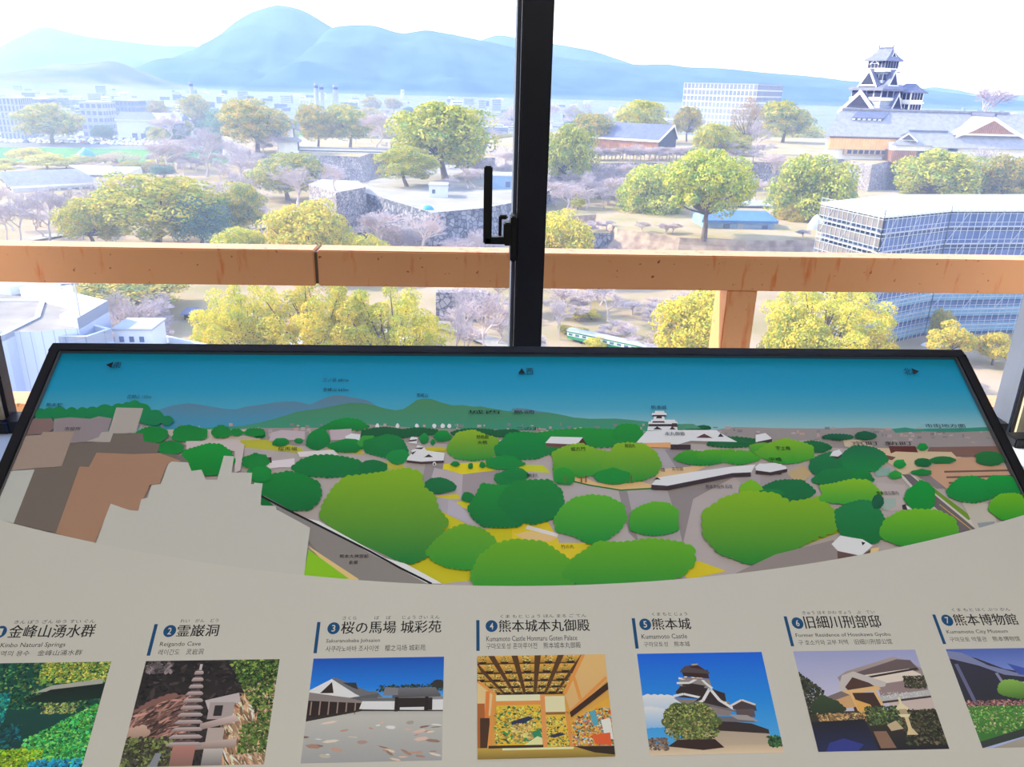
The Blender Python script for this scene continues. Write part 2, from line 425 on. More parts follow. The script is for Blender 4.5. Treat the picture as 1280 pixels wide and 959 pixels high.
terrace([(330, 194), (395, 194), (450, 196), (468, 190), (520, 194), (600, 197), (640, 197)], -39, [(0, 640), (-190, 640)], 4, M_stone, M_soil,
        'long pale stone rampart carrying the small two-storey turret')
terrace([(688, 272), (745, 268), (772, 286), (850, 297), (930, 301), (1010, 300), (1300, 300)], -44, [(300, 400), (30, 420)], 9, M_rock, M_soil,
        'rough dry slope with the broad camphor trees on top', 'earth_bank')
terrace([(716, 287), (731, 292), (763, 291), (755, 284), (724, 281)], -45.5, [], 2, M_stoned, M_soil,
        'dark stone block with a grassy top just above the railing')
terrace([(-80, 183), (60, 184.5), (160, 186), (235, 187), (260, 180)], -47, [(-180, 860), (-520, 860)], 60, M_bank, mat('asphalt', (96, 98, 108), .9, (112, 112, 120), .1),
        'green grass embankment below the car park', 'grass_embankment')

def mountain(pts, Y, Yf, label, rough=1.0, seed=0, cat='mountain', mname='mountain_forest', rgb=(66, 92, 76), rgb2=(44, 72, 60)):
    pts = sorted(pts); xs = np.arange(pts[0][0], pts[-1][0]+1, 4.0)
    ys = np.interp(xs, [p[0] for p in pts], [p[1] for p in pts])
    k = np.array([1, 2, 3, 2, 1])/9.0
    ys2 = np.convolve(np.pad(ys, 2, 'edge'), k, 'valid')
    top = [PY(x, y, Y) for x, y in zip(xs, ys2)]
    m = MB().m(mat(mname, rgb, .95, rgb2, .004, spec=.05, detail=8)); rows = []
    for j in range(-6, 19):
        t = j/18; row = []
        for i, P in enumerate(top):
            yy = Yf+(Y-Yf)*t if t >= 0 else Yf
            if j < 0: # back slope
                s = (-j)/6; yy = Y+(Y-Yf)*.8*s; hgt = (P.z-ZB)*(1-s)
            else: hgt = (P.z-ZB)*t**1.25
            nn = mnoise.fractal(Vector((P.x*.0022+seed, yy*.0022, hgt*.002)), 1.0, 2.0, 5)
            amp = rough*(P.z-ZB)*.16*(1 if j < 0 else max(0, t*(1-t)*4))
            row.append((P.x, yy, ZB+hgt+nn*amp+(rough*3*mnoise.noise(Vector((i*.8+seed, t*9, 0))) if j == 18 else 0)))
        rows.append((j, row))
    back = [r for j, r in sorted([q for q in rows if q[0] < 0], key=lambda q: q[0])]
    frontr = [r for j, r in sorted([q for q in rows if q[0] >= 0], key=lambda q: q[0], reverse=True)]
    m.grid(back+frontr)
    o = m.build('mountain', smooth=True); return tag(o, label, cat)
mountain([(-60, 62), (0, 59), (22, 48), (40, 37), (52, 33), (64, 34), (80, 39), (110, 46), (150, 51), (200, 57), (250, 58), (300, 66), (360, 80), (420, 100)], 9000, 7400, 'faint far peak at the edge of the sky above the car park', seed=3)
mountain([(150, 112), (200, 98), (230, 72), (252, 57), (272, 46), (290, 30), (310, 17), (330, 10), (345, 6), (362, 8), (380, 13), (400, 25), (418, 36), (445, 52), (470, 64), (510, 82), (560, 104), (600, 116)], 6800, 4600, 'highest dome-shaped mountain with the steep left flank', seed=11)
mountain([(380, 70), (410, 36), (420, 33), (447, 31), (470, 32), (490, 39), (504, 42), (516, 40), (533, 37), (548, 40), (562, 42), (590, 48), (620, 54), (655, 63), (690, 70), (735, 76), (770, 78), (800, 81), (833, 80), (860, 84), (900, 85), (960, 91), (1000, 94), (1030, 97), (1060, 101), (1130, 106), (1165, 113), (1190, 119), (1212, 128), (1240, 134)], 6200, 4300, 'long blue ridge running behind the mullion to the castle', seed=23)
mountain([(560, 70), (602, 50), (612, 46), (623, 43.5), (635, 45), (660, 50), (700, 56), (740, 63), (780, 76), (800, 84), (860, 100)], 8200, 6900, 'pale far ridge showing over the long blue ridge by the mullion', seed=31)
mountain([(1130, 118), (1165, 108), (1195, 112), (1230, 120), (1290, 118), (1340, 122)], 8600, 7200, 'faint low hill at the horizon right of the castle keep', seed=37)
mountain([(-80, 100), (-30, 96), (10, 92), (40, 86), (78, 79), (100, 80), (120, 78), (137, 75.5), (150, 78), (162, 85), (180, 94), (200, 103), (224, 112), (240, 118)], 4200, 3300, 'low wooded hill with pale clearings behind the car park', seed=41, cat='hill', mname='hill_forest', rgb=(84, 96, 104), rgb2=(120, 120, 116))

# ------------------------------------------------------------------ trees
def leaf_mat(name, a, b, c): 
    m = mat(name, a, .6, b, 9, trans=.3, objvar=1.0, spec=.2, detail=3, contrast=(.38, .62)); return m
M_leaf = leaf_mat('camphor_leaves', (206, 192, 62), (130, 152, 62), None)
M_leafy = leaf_mat('yellow_camphor_leaves', (226, 200, 64), (160, 168, 62), None)
M_leafd = leaf_mat('dull_leaves', (208, 180, 70), (112, 142, 80), None)
M_leafb = leaf_mat('bluegreen_leaves', (110, 140, 110), (70, 112, 100), None)
M_leafo = leaf_mat('russet_leaves', (188, 164, 140), (164, 144, 124), None)
M_bark = mat('camphor_bark', (104, 88, 76), .9, (76, 64, 58), 8)
M_twig = mat('bare_twigs', (184, 172, 176), .9, (156, 146, 154), 3, objvar=.5)
M_twigp = mat('pinkish_twigs', (202, 184, 180), .9, (176, 160, 160), 3, objvar=.5)

def crown_builder(seed, nl, per, zc=.62, hz=.38, flat=.8, lobe=(.15, .23), leaf=(.016, .028), low=-.35, qmax=.82):
    r = random.Random(seed); m = MB(); lobes = []
    for k in range(nl):
        for _ in range(40):
            d = Vector((r.gauss(0, 1), r.gauss(0, 1), r.gauss(0, 1))).normalized()
            if d.z < low: continue
            q = r.uniform(.55, qmax) if r.random() < .85 else r.uniform(.1, .5)
            c = Vector((d.x*.5*q*1.05, d.y*.5*q*1.05, zc+d.z*hz*q))
            if all((c-l[0]).length > .10 for l in lobes): break
        lobes.append((c, r.uniform(*lobe)*(.85 if d.z < 0 else 1)))
    for c, rad in lobes:
        for k in range(per):
            d = Vector((r.gauss(0, 1), r.gauss(0, 1), r.gauss(0, 1)+.35)).normalized()
            p = c + Vector((d.x, d.y, d.z*flat))*rad*r.uniform(.78, 1.06)
            nrm = (d*.9+Vector((r.uniform(-1, 1), r.uniform(-1, 1), r.uniform(-1, 1)))*.75).normalized()
            a = nrm.orthogonal().normalized(); a.rotate(Matrix.Rotation(r.uniform(0, 6.3), 3, nrm)); b = nrm.cross(a); s = r.uniform(*leaf)
            m.v += [tuple(p+a*s), tuple(p+b*s*.7), tuple(p-a*s), tuple(p-b*s*.7)]
            i = len(m.v); m.f.append((i-4, i-3, i-2, i-1)); m.mi.append(0)
    return m, lobes
def trunk_builder(lobes, seed, th=.03, fork=.3, bend=.05):
    r = random.Random(seed); m = MB(); f = Vector((r.uniform(-bend, bend), r.uniform(-bend, bend), fork))
    m.tube([(0, 0, -.03), (0, 0, .02), f*.5+Vector((.005, 0, 0)), f], [th*1.5, th*1.15, th*.9, th*.75], 7)
    for c, rad in lobes[::2]:
        mid = f.lerp(c, .5)+Vector((r.uniform(-.04, .04), r.uniform(-.04, .04), -.03))
        m.tube([f-Vector((0, 0, .03)), mid, c], [th*.5, th*.3, th*.12], 5, cap=False)
    return m
HOLD = []      # prototypes are used for the first tree of their kind
class Proto:
    def __init__(s, kind, seed, leafmat, **k):
        m, lobes = crown_builder(seed, **k); m.mats = [leafmat]; s.lobes = lobes; s.kind = kind
        s.crown = m.build('crown'); s.crown_me = s.crown.data; bpy.data.objects.remove(s.crown)
        t = trunk_builder(lobes, seed); t.mats = [M_bark]; s.trunk = t.build('trunk', smooth=True); s.trunk_me = s.trunk.data; bpy.data.objects.remove(s.trunk)
    def place(s, P, hgt, wid, rz, label, group=None, cat='tree'):
        e = empty(s.kind, P, rz, label, cat, group); e.scale = (wid, wid, hgt)
        for n, me in (('trunk', s.trunk_me), ('crown', s.crown_me)):
            o = bpy.data.objects.new(n, me); COL.objects.link(o); o.parent = e
        return e
K = dict(nl=58, per=300, zc=.54, hz=.46, low=-.85, lobe=(.12, .19), leaf=(.011, .02))
PR = {'m': Proto('large_camphor_tree', 15, M_leafy, nl=84, per=380, zc=.56, hz=.40, low=-.45, lobe=(.06, .115), leaf=(.006, .011), qmax=1.08), 'c': Proto('camphor_tree', 14, M_leaf, nl=70, per=300, zc=.60, hz=.40, low=-.7, lobe=(.10, .16), leaf=(.010, .018)), 'a': Proto('camphor_tree', 1, M_leaf, **K), 'b': Proto('camphor_tree', 2, M_leaf, nl=60, per=300, zc=.53, hz=.47, low=-.85, lobe=(.10, .17), leaf=(.009, .017)),
      'y': Proto('yellow_camphor_tree', 3, M_leafy, **K), 'z': Proto('yellow_camphor_tree', 4, M_leafy, nl=60, per=320, zc=.55, hz=.45, low=-.8, lobe=(.1, .17), leaf=(.009, .016)),
      'd': Proto('broadleaf_tree', 5, M_leafd, **K), 'e': Proto('broadleaf_tree', 6, M_leafd, nl=44, per=300, zc=.55, hz=.45, low=-.8, lobe=(.12, .2), leaf=(.012, .02)),
      'g': Proto('evergreen_tree', 8, M_leafb, nl=40, per=300, zc=.52, hz=.48, low=-.85, lobe=(.12, .2), leaf=(.012, .02)),
      'n': Proto('large_camphor_tree', 9, M_leafy, nl=110, per=420, zc=.57, hz=.43, low=-.6, lobe=(.07, .125), leaf=(.006, .011)),
      'o': Proto('russet_tree', 10, M_leafo, nl=40, per=130, zc=.56, hz=.43, lobe=(.1, .16), leaf=(.008, .014)),
      's': Proto('rounded_shrub', 12, M_leafy, nl=20, per=300, zc=.48, hz=.5, low=-.6)}

def bare_builder(seed, levels=6, spread=.62, first=.3, kids=(3, 4), r0=.022):
    r = random.Random(seed); m = MB()
    def grow(p, d, ln, rad, lv):
        q = p+d*ln*.55+Vector((r.uniform(-.1, .1), r.uniform(-.1, .1), r.uniform(-.05, .05)))*ln
        e_ = q+(d+Vector((r.uniform(-.25, .25), r.uniform(-.25, .25), r.uniform(-.05, .2)))).normalized()*ln*.5
        m.tube([p, q, e_], [rad, rad*.8, rad*.62], 6 if lv == 0 else 3, cap=(lv == 0))
        if lv >= levels: return
        for k in range(r.randint(*kids)):
            nd = (d+Vector((r.gauss(0, spread), r.gauss(0, spread), r.gauss(.05, spread*.55)))).normalized()
            if nd.z < -.15: nd.z *= -.4; nd.normalize()
            grow(p.lerp(e_, r.uniform(.65, 1)) if lv else e_, nd, ln*r.uniform(.6, .8), rad*.64, lv+1)
    grow(Vector((0, 0, -.02)), Vector((r.uniform(-.05, .05), r.uniform(-.05, .05), 1)).normalized(), first, r0, 0)
    a = np.array(m.v); mx = a.max(0); mn = a.min(0)
    sx = 1.0/max(mx[0]-mn[0], mx[1]-mn[1]); a[:, 0] = (a[:, 0]-(mx[0]+mn[0])/2*np.clip(a[:, 2]/.3, 0, 1))*sx; a[:, 1] = (a[:, 1]-(mx[1]+mn[1])/2*np.clip(a[:, 2]/.3, 0, 1))*sx
    up = a[:, 2] > 0; a[up, 2] = a[up, 2]/mx[2]; m.v = [tuple(q) for q in a]
    return m
def bare_me(seed, mt, **k):
    m = bare_builder(seed, **k); m.mats = [mt]; o = m.build('branches'); me = o.data; bpy.data.objects.remove(o); return me
BR = [bare_me(s, M_twig if s % 2 else M_twigp, kids=(3, 4)) for s in (1, 2, 3, 4)]
BRS = [bare_me(20, M_twigp, levels=5, first=.12, spread=.8, kids=(4, 5), r0=.012), bare_me(21, M_twig, levels=5, first=.12, spread=.8, kids=(4, 5), r0=.012)]

def tree(px, top, base, width, kind, label, group=None, P=None):
    P = P or hit(px, base)
    if base < 0: return
    hgt = PY(px, top, P.y).z-P.z; wid = width*depth(P)/FPX
    cat = 'shrub' if kind == 's' else 'tree'
    return PR[kind].place(P, hgt, wid, rnd.uniform(0, 6.28), label, group, cat)
def bare(px, top, base, width, label, group=None, k=None, shrub=False, P=None):
    P = P or hit(px, base); hgt = PY(px, top, P.y).z-P.z; wid = width*depth(P)/FPX
    o = bpy.data.objects.new('bare_shrub' if shrub else 'bare_tree', rnd.choice(BRS) if shrub else BR[k if k is not None else rnd.randrange(4)])
    COL.objects.link(o); o.location = P; o.scale = (wid, wid, hgt); o.rotation_euler.z = rnd.uniform(0, 6.28)
    return tag(o, label, 'shrub' if shrub else 'tree', group)

TREES = [
 (66, 127, 180, 80, 'd', 'rounded orange-topped tree standing among the parked cars'),
 (196, 124, 158, 34, 'd', 'small tree behind the white gabled hall near the car park'),
 (246, 118, 168, 46, 'e', 'hazy tree beside the white utility pole'),
 (322, 121, 190, 92, 'd', 'wide hazy tree left of the small turret'),
 (283, 132, 192, 50, 'g', 'dark bluish tree left of the small turret'),
 (398, 128, 186, 52, 'd', 'orange-green tree just right of the small turret'),
 (438, 128, 185, 62, 'd', 'second orange-green tree right of the small turret'),
 (556, 124, 224, 132, 'a', 'largest round camphor tree left of the mullion'),
 (508, 180, 233, 84, 'b', 'lower camphor tree in front of the largest round one'),
 (196, 214, 308, 176, 'b', 'broad spreading camphor tree above the left half of the railing'),
 (120, 245, 312, 84, 'a', 'yellow-green camphor hugging the left side of the broad spreading one'),
 (252, 240, 312, 80, 'g', 'shaded camphor at the right side of the broad spreading one'),
 (302, 224, 300, 66, 'd', 'hazy camphor tree beside the path behind the broad spreading one'),
 (360, 188, 250, 92, 'd', 'hazy tree below the turret with a bare tree in front'),
 (386, 248, 345, 108, 'y', 'yellow camphor crown below the small square bastion'),
 (305, 282, 345, 74, 'y', 'small yellow camphor crown peeking over the left railing'),
 (455, 290, 350, 66, 'y', 'low yellow crown over the railing beside the mullion side of the joint'),
 (306, 360, 490, 112, 'm', 'large yellow camphor right below the left railing, left one of three'),
 (398, 352, 500, 150, 'm', 'large yellow camphor right below the left railing, middle one of three'),
 (486, 360, 500, 128, 'm', 'large camphor with open branches below the left railing, nearest the mullion'),
 (165, 348, 390, 150, 'e', 'dull green trees behind the white clad building'),
 (712, 152, 244, 68, 'a', 'tall camphor just right of the mullion with a visible trunk'),
 (742, 140, 186, 56, 'd', 'yellowish tree at the left end of the long storehouse'),
 (800, 123, 178, 66, 'a', 'green camphor rising behind the long storehouse'),
 (858, 133, 177, 38, 'e', 'small dull tree at the right end of the long storehouse'),
 (889, 152, 201, 50, 'a', 'round camphor between the storehouse and the russet tree'),
 (880, 186, 298, 116, 'c', 'broad camphor on the dry slope with two bare trunks'),
 (812, 203, 292, 90, 'a', 'yellow-green camphor on the dry slope, left of the broad one'),
 (694, 262, 350, 92, 'y', 'yellow-green camphor against the lower right side of the mullion'),
 (990, 150, 202, 84, 'a', 'camphor left of the palace roof'),
 (978, 124, 178, 68, 'd', 'orange-green tree in front of the grid-fronted office block'),
 (1006, 190, 302, 108, 'a', 'large camphor left of the scaffolded building'),
 (986, 250, 304, 40, 'y', 'small yellow camphor in front of the blue shed'),
 (1168, 184, 262, 108, 'a', 'round camphor right of the tall rampart corner'),
 (1252, 190, 265, 76, 'd', 'dull camphor at the far right above the white roof'),
 (862, 360, 470, 104, 'y', 'yellow-green camphor left of the railing post'),
 (1026, 358, 480, 140, 'm', 'large yellow camphor right of the railing post'),
 (985, 384, 490, 86, 'y', 'bright yellow camphor just right of the railing post above the board'),
 (1078, 412, 500, 74, 'y', 'low bright yellow crown near the right corner of the board'),
 (1182, 402, 452, 56, 's', 'rounded yellow shrub left of the right window jamb'),
 (1240, 414, 456, 48, 's', 'small green shrub next to the right window jamb'),
 (1172, 384, 430, 30, 'd', 'thin small tree at the foot of the blue scaffold'),
 (929, 118, 192, 44, 'o', 'tall russet feathery tree in front of the office block'),
 (36, 184, 204, 50, 's', 'yellow-green bush on the green embankment, left one'),
 (60, 192, 212, 56, 's', 'lower yellow-green bush on the green embankment'),
 (150, 188, 212, 56, 'o', 'pinkish bush on the embankment beside the cyan tarp dome'),
 (205, 205, 222, 34, 'g', 'small dark tree among pinkish bare trees left of the turret'),
 (465, 120, 140, 26, 'd', 'small distant tree under the white chimneys, first of two'),
 (492, 121, 140, 24, 'd', 'small distant tree under the white chimneys, second of two'),
 (632, 165, 200, 46, 'd', 'yellowish tree close to the left edge of the mullion'),
 (722, 246, 262, 20, 's', 'tiny bright green bush on the grassy ledge'),
 (1012, 298, 312, 36, 's', 'bright green bush beside the scaffold foot'),
]
def plant_trees():
    for t in TREES: tree(*t)
def plant_bare():
    # pinkish leafless cherry trees in loose groves
    for px, top, base, wd, lb in [
        (258, 158, 222, 66, 'bare greyish cherry tree left of the wide hazy tree'), (300, 180, 232, 70, 'bare cherry tree above the shaded camphor'), (216, 170, 215, 62, 'bare cherry tree at the right end of the car park'),
        (345, 178, 210, 50, 'bare tree at the foot of the turret rampart'), (62, 232, 306, 70, 'bare tree in front of the long white hall, left'), (104, 228, 300, 66, 'bare pinkish tree in front of the long white hall, middle'),
        (26, 240, 306, 60, 'bare tree near the dark gable of the long white hall'), (150, 220, 262, 60, 'bare tree between the long white hall and the broad camphor'), (8, 250, 306, 46, 'bare tree at the very left edge above the railing'),
        (372, 205, 262, 76, 'bare grey tree in front of the small square bastion'), (480, 225, 262, 50, 'bare tree beside the small square bastion'), (580, 214, 264, 66, 'pink bare tree behind the white hut'), (625, 212, 262, 44, 'pink bare tree behind the black lever handle'),
        (535, 262, 330, 70, 'leafless tree below the bastion corner'), (480, 262, 325, 80, 'leafless tree covering the bastion wall'), (590, 285, 345, 60, 'leafless tree at the foot of the dark bastion face'),
        (610, 358, 452, 66, 'leafless tree below the railing left of the mullion'), (570, 372, 470, 60, 'leafless tree beside the large camphor with open branches'), (648, 366, 450, 40, 'slim leafless tree touching the left side of the mullion'),
        (172, 372, 460, 70, 'leafless tree behind the white roof box'), (194, 388, 455, 56, 'leafless tree by the small pavilion'), (150, 360, 440, 46, 'slim leafless tree right of the white parapet'),
        (760, 362, 402, 70, 'leafless tree with a pale trunk above the green railway carriage'), (870, 380, 452, 76, 'grey leafless tree under the yellow-green camphor'), (700, 372, 425, 46, 'leafless tree right of the mullion foot'),
        (845, 400, 470, 60, 'grey leafless tree left of the railing post'), (770, 214, 248, 50, 'bare cherry under the storehouse terrace, left'), (820, 210, 246, 52, 'bare cherry under the storehouse terrace, right'), (745, 220, 250, 46, 'bare cherry beside the tall camphor'),
        (1236, 106, 170, 60, 'tall bare tree rising behind the palace gable'), (835, 150, 175, 30, 'thin bare tree behind the storehouse roof'), (945, 150, 200, 40, 'thin bare tree beside the russet tree'),
        (1220, 182, 255, 50, 'bare twiggy tree between the two far right camphors'), (640, 130, 170, 40, 'bare hazy trees left of the mullion at mid height'), (600, 140, 175, 50, 'bare hazy tree right of the largest round camphor'),
        (470, 140, 190, 50, 'bare tree between the orange-green trees and the largest camphor'), (690, 128, 160, 30, 'hazy bare tree right of the mullion top'), (720, 128, 158, 40, 'hazy bare tree before the distant ridge'),
        (962, 190, 240, 46, 'bare tree beside the large camphor left of the scaffold'), (905, 175, 202, 40, 'bare tree below the russet tree')]:
        bare(px, top, base, wd, lb)
    for i in range(34):       # clipped leafless shrubs along the storehouse terrace
        px = 742+i*4.5; bare(px, 184+rnd.uniform(-2, 2), 201+rnd.uniform(-2, 1), 22, 'clipped leafless shrub in the hedge below the storehouse', 'shrub hedge below the storehouse', shrub=True)
    for i in range(26):
        px = rnd.uniform(415, 660); y = rnd.uniform(200, 218); bare(px, y-9, y+3, 26, 'low leafless shrub on the middle bastion', 'low shrubs on the middle bastion', shrub=True)
    for i in range(90):
        px = rnd.uniform(690, 1020); y = rnd.uniform(284, 325)
        if 866 < px < 992 and y < 308: continue
        bare(px, y-10, y+3, 26, 'low dry shrub on the slope below the broad camphors', 'dry shrubs on the slope', shrub=True)
    for i in range(48):
        px = rnd.uniform(430, 640); y = rnd.uniform(272, 330); bare(px, y-16, y+4, 34, 'dry bramble shrub growing over the foot of the bastion', 'brambles at the bastion foot', shrub=True)
    for i in range(26):
        px = rnd.uniform(560, 890); y = rnd.uniform(372, 436); bare(px, y-14, y+5, 34, 'dry shrub on the lawn around the railway carriage', 'dry shrubs on the lawn', shrub=True)
    for i in range(30):
        px = rnd.uniform(190, 345); y = rnd.uniform(180, 214); bare(px, y-14, y+4, 26, 'small leafless cherry in the hazy grove left of the turret', 'hazy cherry grove', shrub=True)
    for i in range(16):
        px = rnd.uniform(130, 208); y = rnd.uniform(376, 436); bare(px, y-16, y+5, 34, 'leafless shrub around the small pavilion', 'shrubs by the pavilion', shrub=True)
    # groves of leafless cherries and smaller evergreens filling the park
    for (x0, x1, y0, y1, n, ht, wd, lb, gp) in (
        (200, 345, 168, 232, 26, 34, 46, 'leafless cherry in the misty grove between car park and turret', 'misty cherry grove'),
        (-10, 130, 262, 302, 8, 34, 44, 'leafless cherry in the grove below the long white hall', 'cherries below the long hall'),
        (255, 345, 225, 300, 12, 30, 44, 'leafless cherry beside the path right of the broad camphor', 'cherries by the path'),
        (395, 470, 232, 312, 10, 34, 50, 'leafless tree growing against the small square bastion', 'trees against the small bastion'),
        (470, 540, 280, 330, 10, 34, 54, 'leafless tree below the left bastion wall', 'trees below the left bastion wall'),
        (545, 650, 295, 345, 12, 34, 54, 'leafless tree below the dark bastion face', 'trees below the dark bastion face'),
        (560, 650, 206, 240, 14, 22, 34, 'pinkish leafless cherry on the middle bastion', 'cherries on the middle bastion'),
        (690, 850, 240, 264, 34, 34, 46, 'leafless cherry in the row under the storehouse terrace', 'cherries under the storehouse'),
        (720, 960, 196, 203, 16, 18, 34, 'leafless tree on the edge of the castle terrace', 'trees on the terrace edge'),
        (440, 650, 150, 192, 26, 18, 30, 'hazy leafless tree beyond the turret wall', 'hazy leafless trees'),
        (690, 760, 150, 180, 8, 18, 28, 'hazy leafless tree right of the mullion', 'hazy trees right of the mullion'),
        (930, 1040, 230, 262, 8, 26, 40, 'leafless tree behind the large camphor by the scaffold', 'trees behind the scaffold camphor'),
        (118, 206, 390, 450, 11, 36, 50, 'leafless tree around the garden pavilion', 'trees around the pavilion'),
        (565, 640, 385, 455, 8, 44, 56, 'leafless tree on the lawn left of the mullion', 'lawn trees left of the mullion'),
        (690, 760, 372, 400, 8, 34, 50, 'leafless tree behind the green railway carriage', 'trees behind the carriage'),
        (815, 895, 400, 470, 9, 44, 64, 'grey leafless tree near the railing post', 'grey trees near the post')):
        for i in range(n):
            px = rnd.uniform(x0, x1); y = y0+(y1-y0)*(i+rnd.random())/n; k = rnd.uniform(.75, 1.15); bare(px, y-ht*k, y, wd*k, lb, gp)
    for (x0, x1, y0, y1, n, ht, wd, kinds, lb, gp) in (
        (205, 340, 165, 200, 9, 28, 40, 'dge', 'small misty evergreen between car park and turret', 'misty evergreens'),
        (430, 640, 150, 170, 12, 20, 34, 'dge', 'small misty evergreen beyond the turret wall', 'misty evergreens beyond the wall'),
        (690, 750, 150, 175, 5, 20, 34, 'dge', 'small misty evergreen behind the tall camphor', 'misty evergreens behind the camphor'),
        (880, 960, 178, 201, 6, 26, 40, 'ade', 'small evergreen around the russet tree', 'evergreens around the russet tree'),
        (1120, 1290, 244, 264, 6, 34, 60, 'ay', 'evergreen behind the white scaffolded roof', 'evergreens behind the scaffolded roof'),
        (700, 780, 285, 300, 5, 14, 26, 'ds', 'low green bush on the ledge right of the mullion', 'bushes on the ledge'),
        (745, 1000, 290, 312, 14, 9, 22, 'sad', 'low green bush at the edge of the dry slope', 'bushes on the dry slope'),
        (-5, 200, 203, 217, 16, 13, 34, 'sdo', 'low bush between the green embankment and the long white hall', 'bushes behind the long hall'),
        (560, 900, 395, 440, 8, 16, 30, 'sd', 'low green bush on the lawn below the railing', 'bushes on the lawn')):
        for i in range(n):
            px = rnd.uniform(x0, x1); y = rnd.uniform(y0, y1); k = rnd.uniform(.75, 1.15)
            if 866 < px < 992 and 280 < y < 306: continue
            tree(px, y-ht*k, y, wd*k, rnd.choice(kinds), lb, gp)
    # distant tree belt where the plain begins
    for i in range(70):
        px = rnd.uniform(-20, 1300)
        if 1010 < px < 1290: continue
        Y = rnd.uniform(640, 1000); x = PY(px, 130, Y).x; hgt = rnd.uniform(9, 17)
        e_ = PR[rnd.choice('deg')].place(Vector((x, Y, max(ground_at(x, Y), ZB))), hgt, hgt*rnd.uniform(1.1, 1.6), rnd.uniform(0, 6), 'small hazy tree in the belt below the mountains', 'hazy tree belt')

# ------------------------------------------------------------------ buildings outdoors
M_tile = mat('grey_roof_tile', (158, 156, 160), .6, (138, 138, 146), .5, wave=(0, .9, .82, .3), spec=.3)
M_ktile = mat('keep_roof_tile', (124, 126, 142), .6, (106, 110, 128), .5)
M_tiled = mat('dark_roof_tile', (104, 110, 132), .6, (88, 94, 118), .5)
M_plaster = mat('white_plaster', (240, 238, 234), .8, (228, 226, 222), .4)
M_dwood = mat('black_boards', (58, 62, 80), .8, (44, 48, 66), .6)
M_wood = mat('orange_wood_boards', (248, 196, 122), .7, (240, 182, 108), .4, wave=(0, 1.6, .75, .12))
M_woodd = mat('brown_lattice_boards', (176, 122, 88), .7, (150, 104, 78), .5, wave=(0, 1.1, .55, .4))
M_white = mat('white_metal_cladding', (206, 210, 218), .6, (198, 203, 214), .3)
M_clad = mat('ribbed_white_cladding', (168, 178, 202), .55, None, wave=(0, 1.15, .66, .08))
M_cladl = mat('light_grey_deck', (150, 142, 134), .8, (130, 124, 118), .3)
M_glassd = mat('dark_glazing', (86, 104, 140), .25, (64, 84, 122), .5, spec=.6)
M_conc = mat('pale_concrete', (168, 172, 182), .8, (154, 160, 172), .2)
M_concd = mat('blue_grey_concrete', (112, 124, 150), .8, (96, 110, 140), .15)
M_bluer = mat('blue_sheet_roof', (64, 108, 160), .45, (76, 120, 170), .3, wave=(0, .9, .85, .12))
M_bluew = mat('light_blue_wall', (118, 152, 186), .7, (136, 166, 194), .4)
M_tarp = mat('cyan_tarp', (34, 136, 176), .5, (50, 156, 196), .8)
M_green = mat('green_carriage_paint', (20, 124, 76), .4, (30, 136, 86), .6, wave=(0, 1.9, .7, .04))
M_rust = mat('brown_track', (132, 106, 92), .8)

def ext_len(px, Y): return depth(PY(px, 150, Y))/FPX       # metres per pixel at this distance

def gable(mb, c, out, wd, z0, z1, back, roofm, edge, dark, tb=1.0):
    """gabled dormer: c point under apex on the front plane, out = outward unit vector"""
    out = Vector(out); sd = Vector((0, 0, 1)).cross(out); c = Vector(c)
    A = c+Vector((0, 0, z1)); Lf = c+sd*(-wd/2)+Vector((0, 0, z0)); Rt = c+sd*(wd/2)+Vector((0, 0, z0)); B = out*(-back)
    mid = lambda P, Q: (P+Q)/2+Vector((0, 0, -(z1-z0)*.07))
    ml, mr = mid(A, Lf), mid(A, Rt)
    mb.m(roofm).grid([[Lf, ml, A], [Lf+B, ml+B, A+B]]); mb.grid([[A, mr, Rt], [A+B, mr+B, Rt+B]])
    up = Vector((0, 0, tb)); o2 = out*.15
    mb.m(edge)
    for P, Q, R_ in ((Lf, ml, A), (Rt, mr, A)):
        mb.grid([[P+o2, Q+o2, R_+o2], [P+o2-up*1.1, Q+o2-up*1.1, R_+o2-up*1.1]])
    mb.face([Lf-out*.2, Rt-out*.2, A-out*.2])
    k = .68; cz = Vector((0, 0, z0+(z1-z0)*.10))
    mb.m(dark).face([c+sd*(-wd/2*k)+cz+out*.05, c+sd*(wd/2*k)+cz+out*.05, c+Vector((0, 0, z0+(z1-z0)*.10+(z1-z0)*k*1.0))+out*.05])

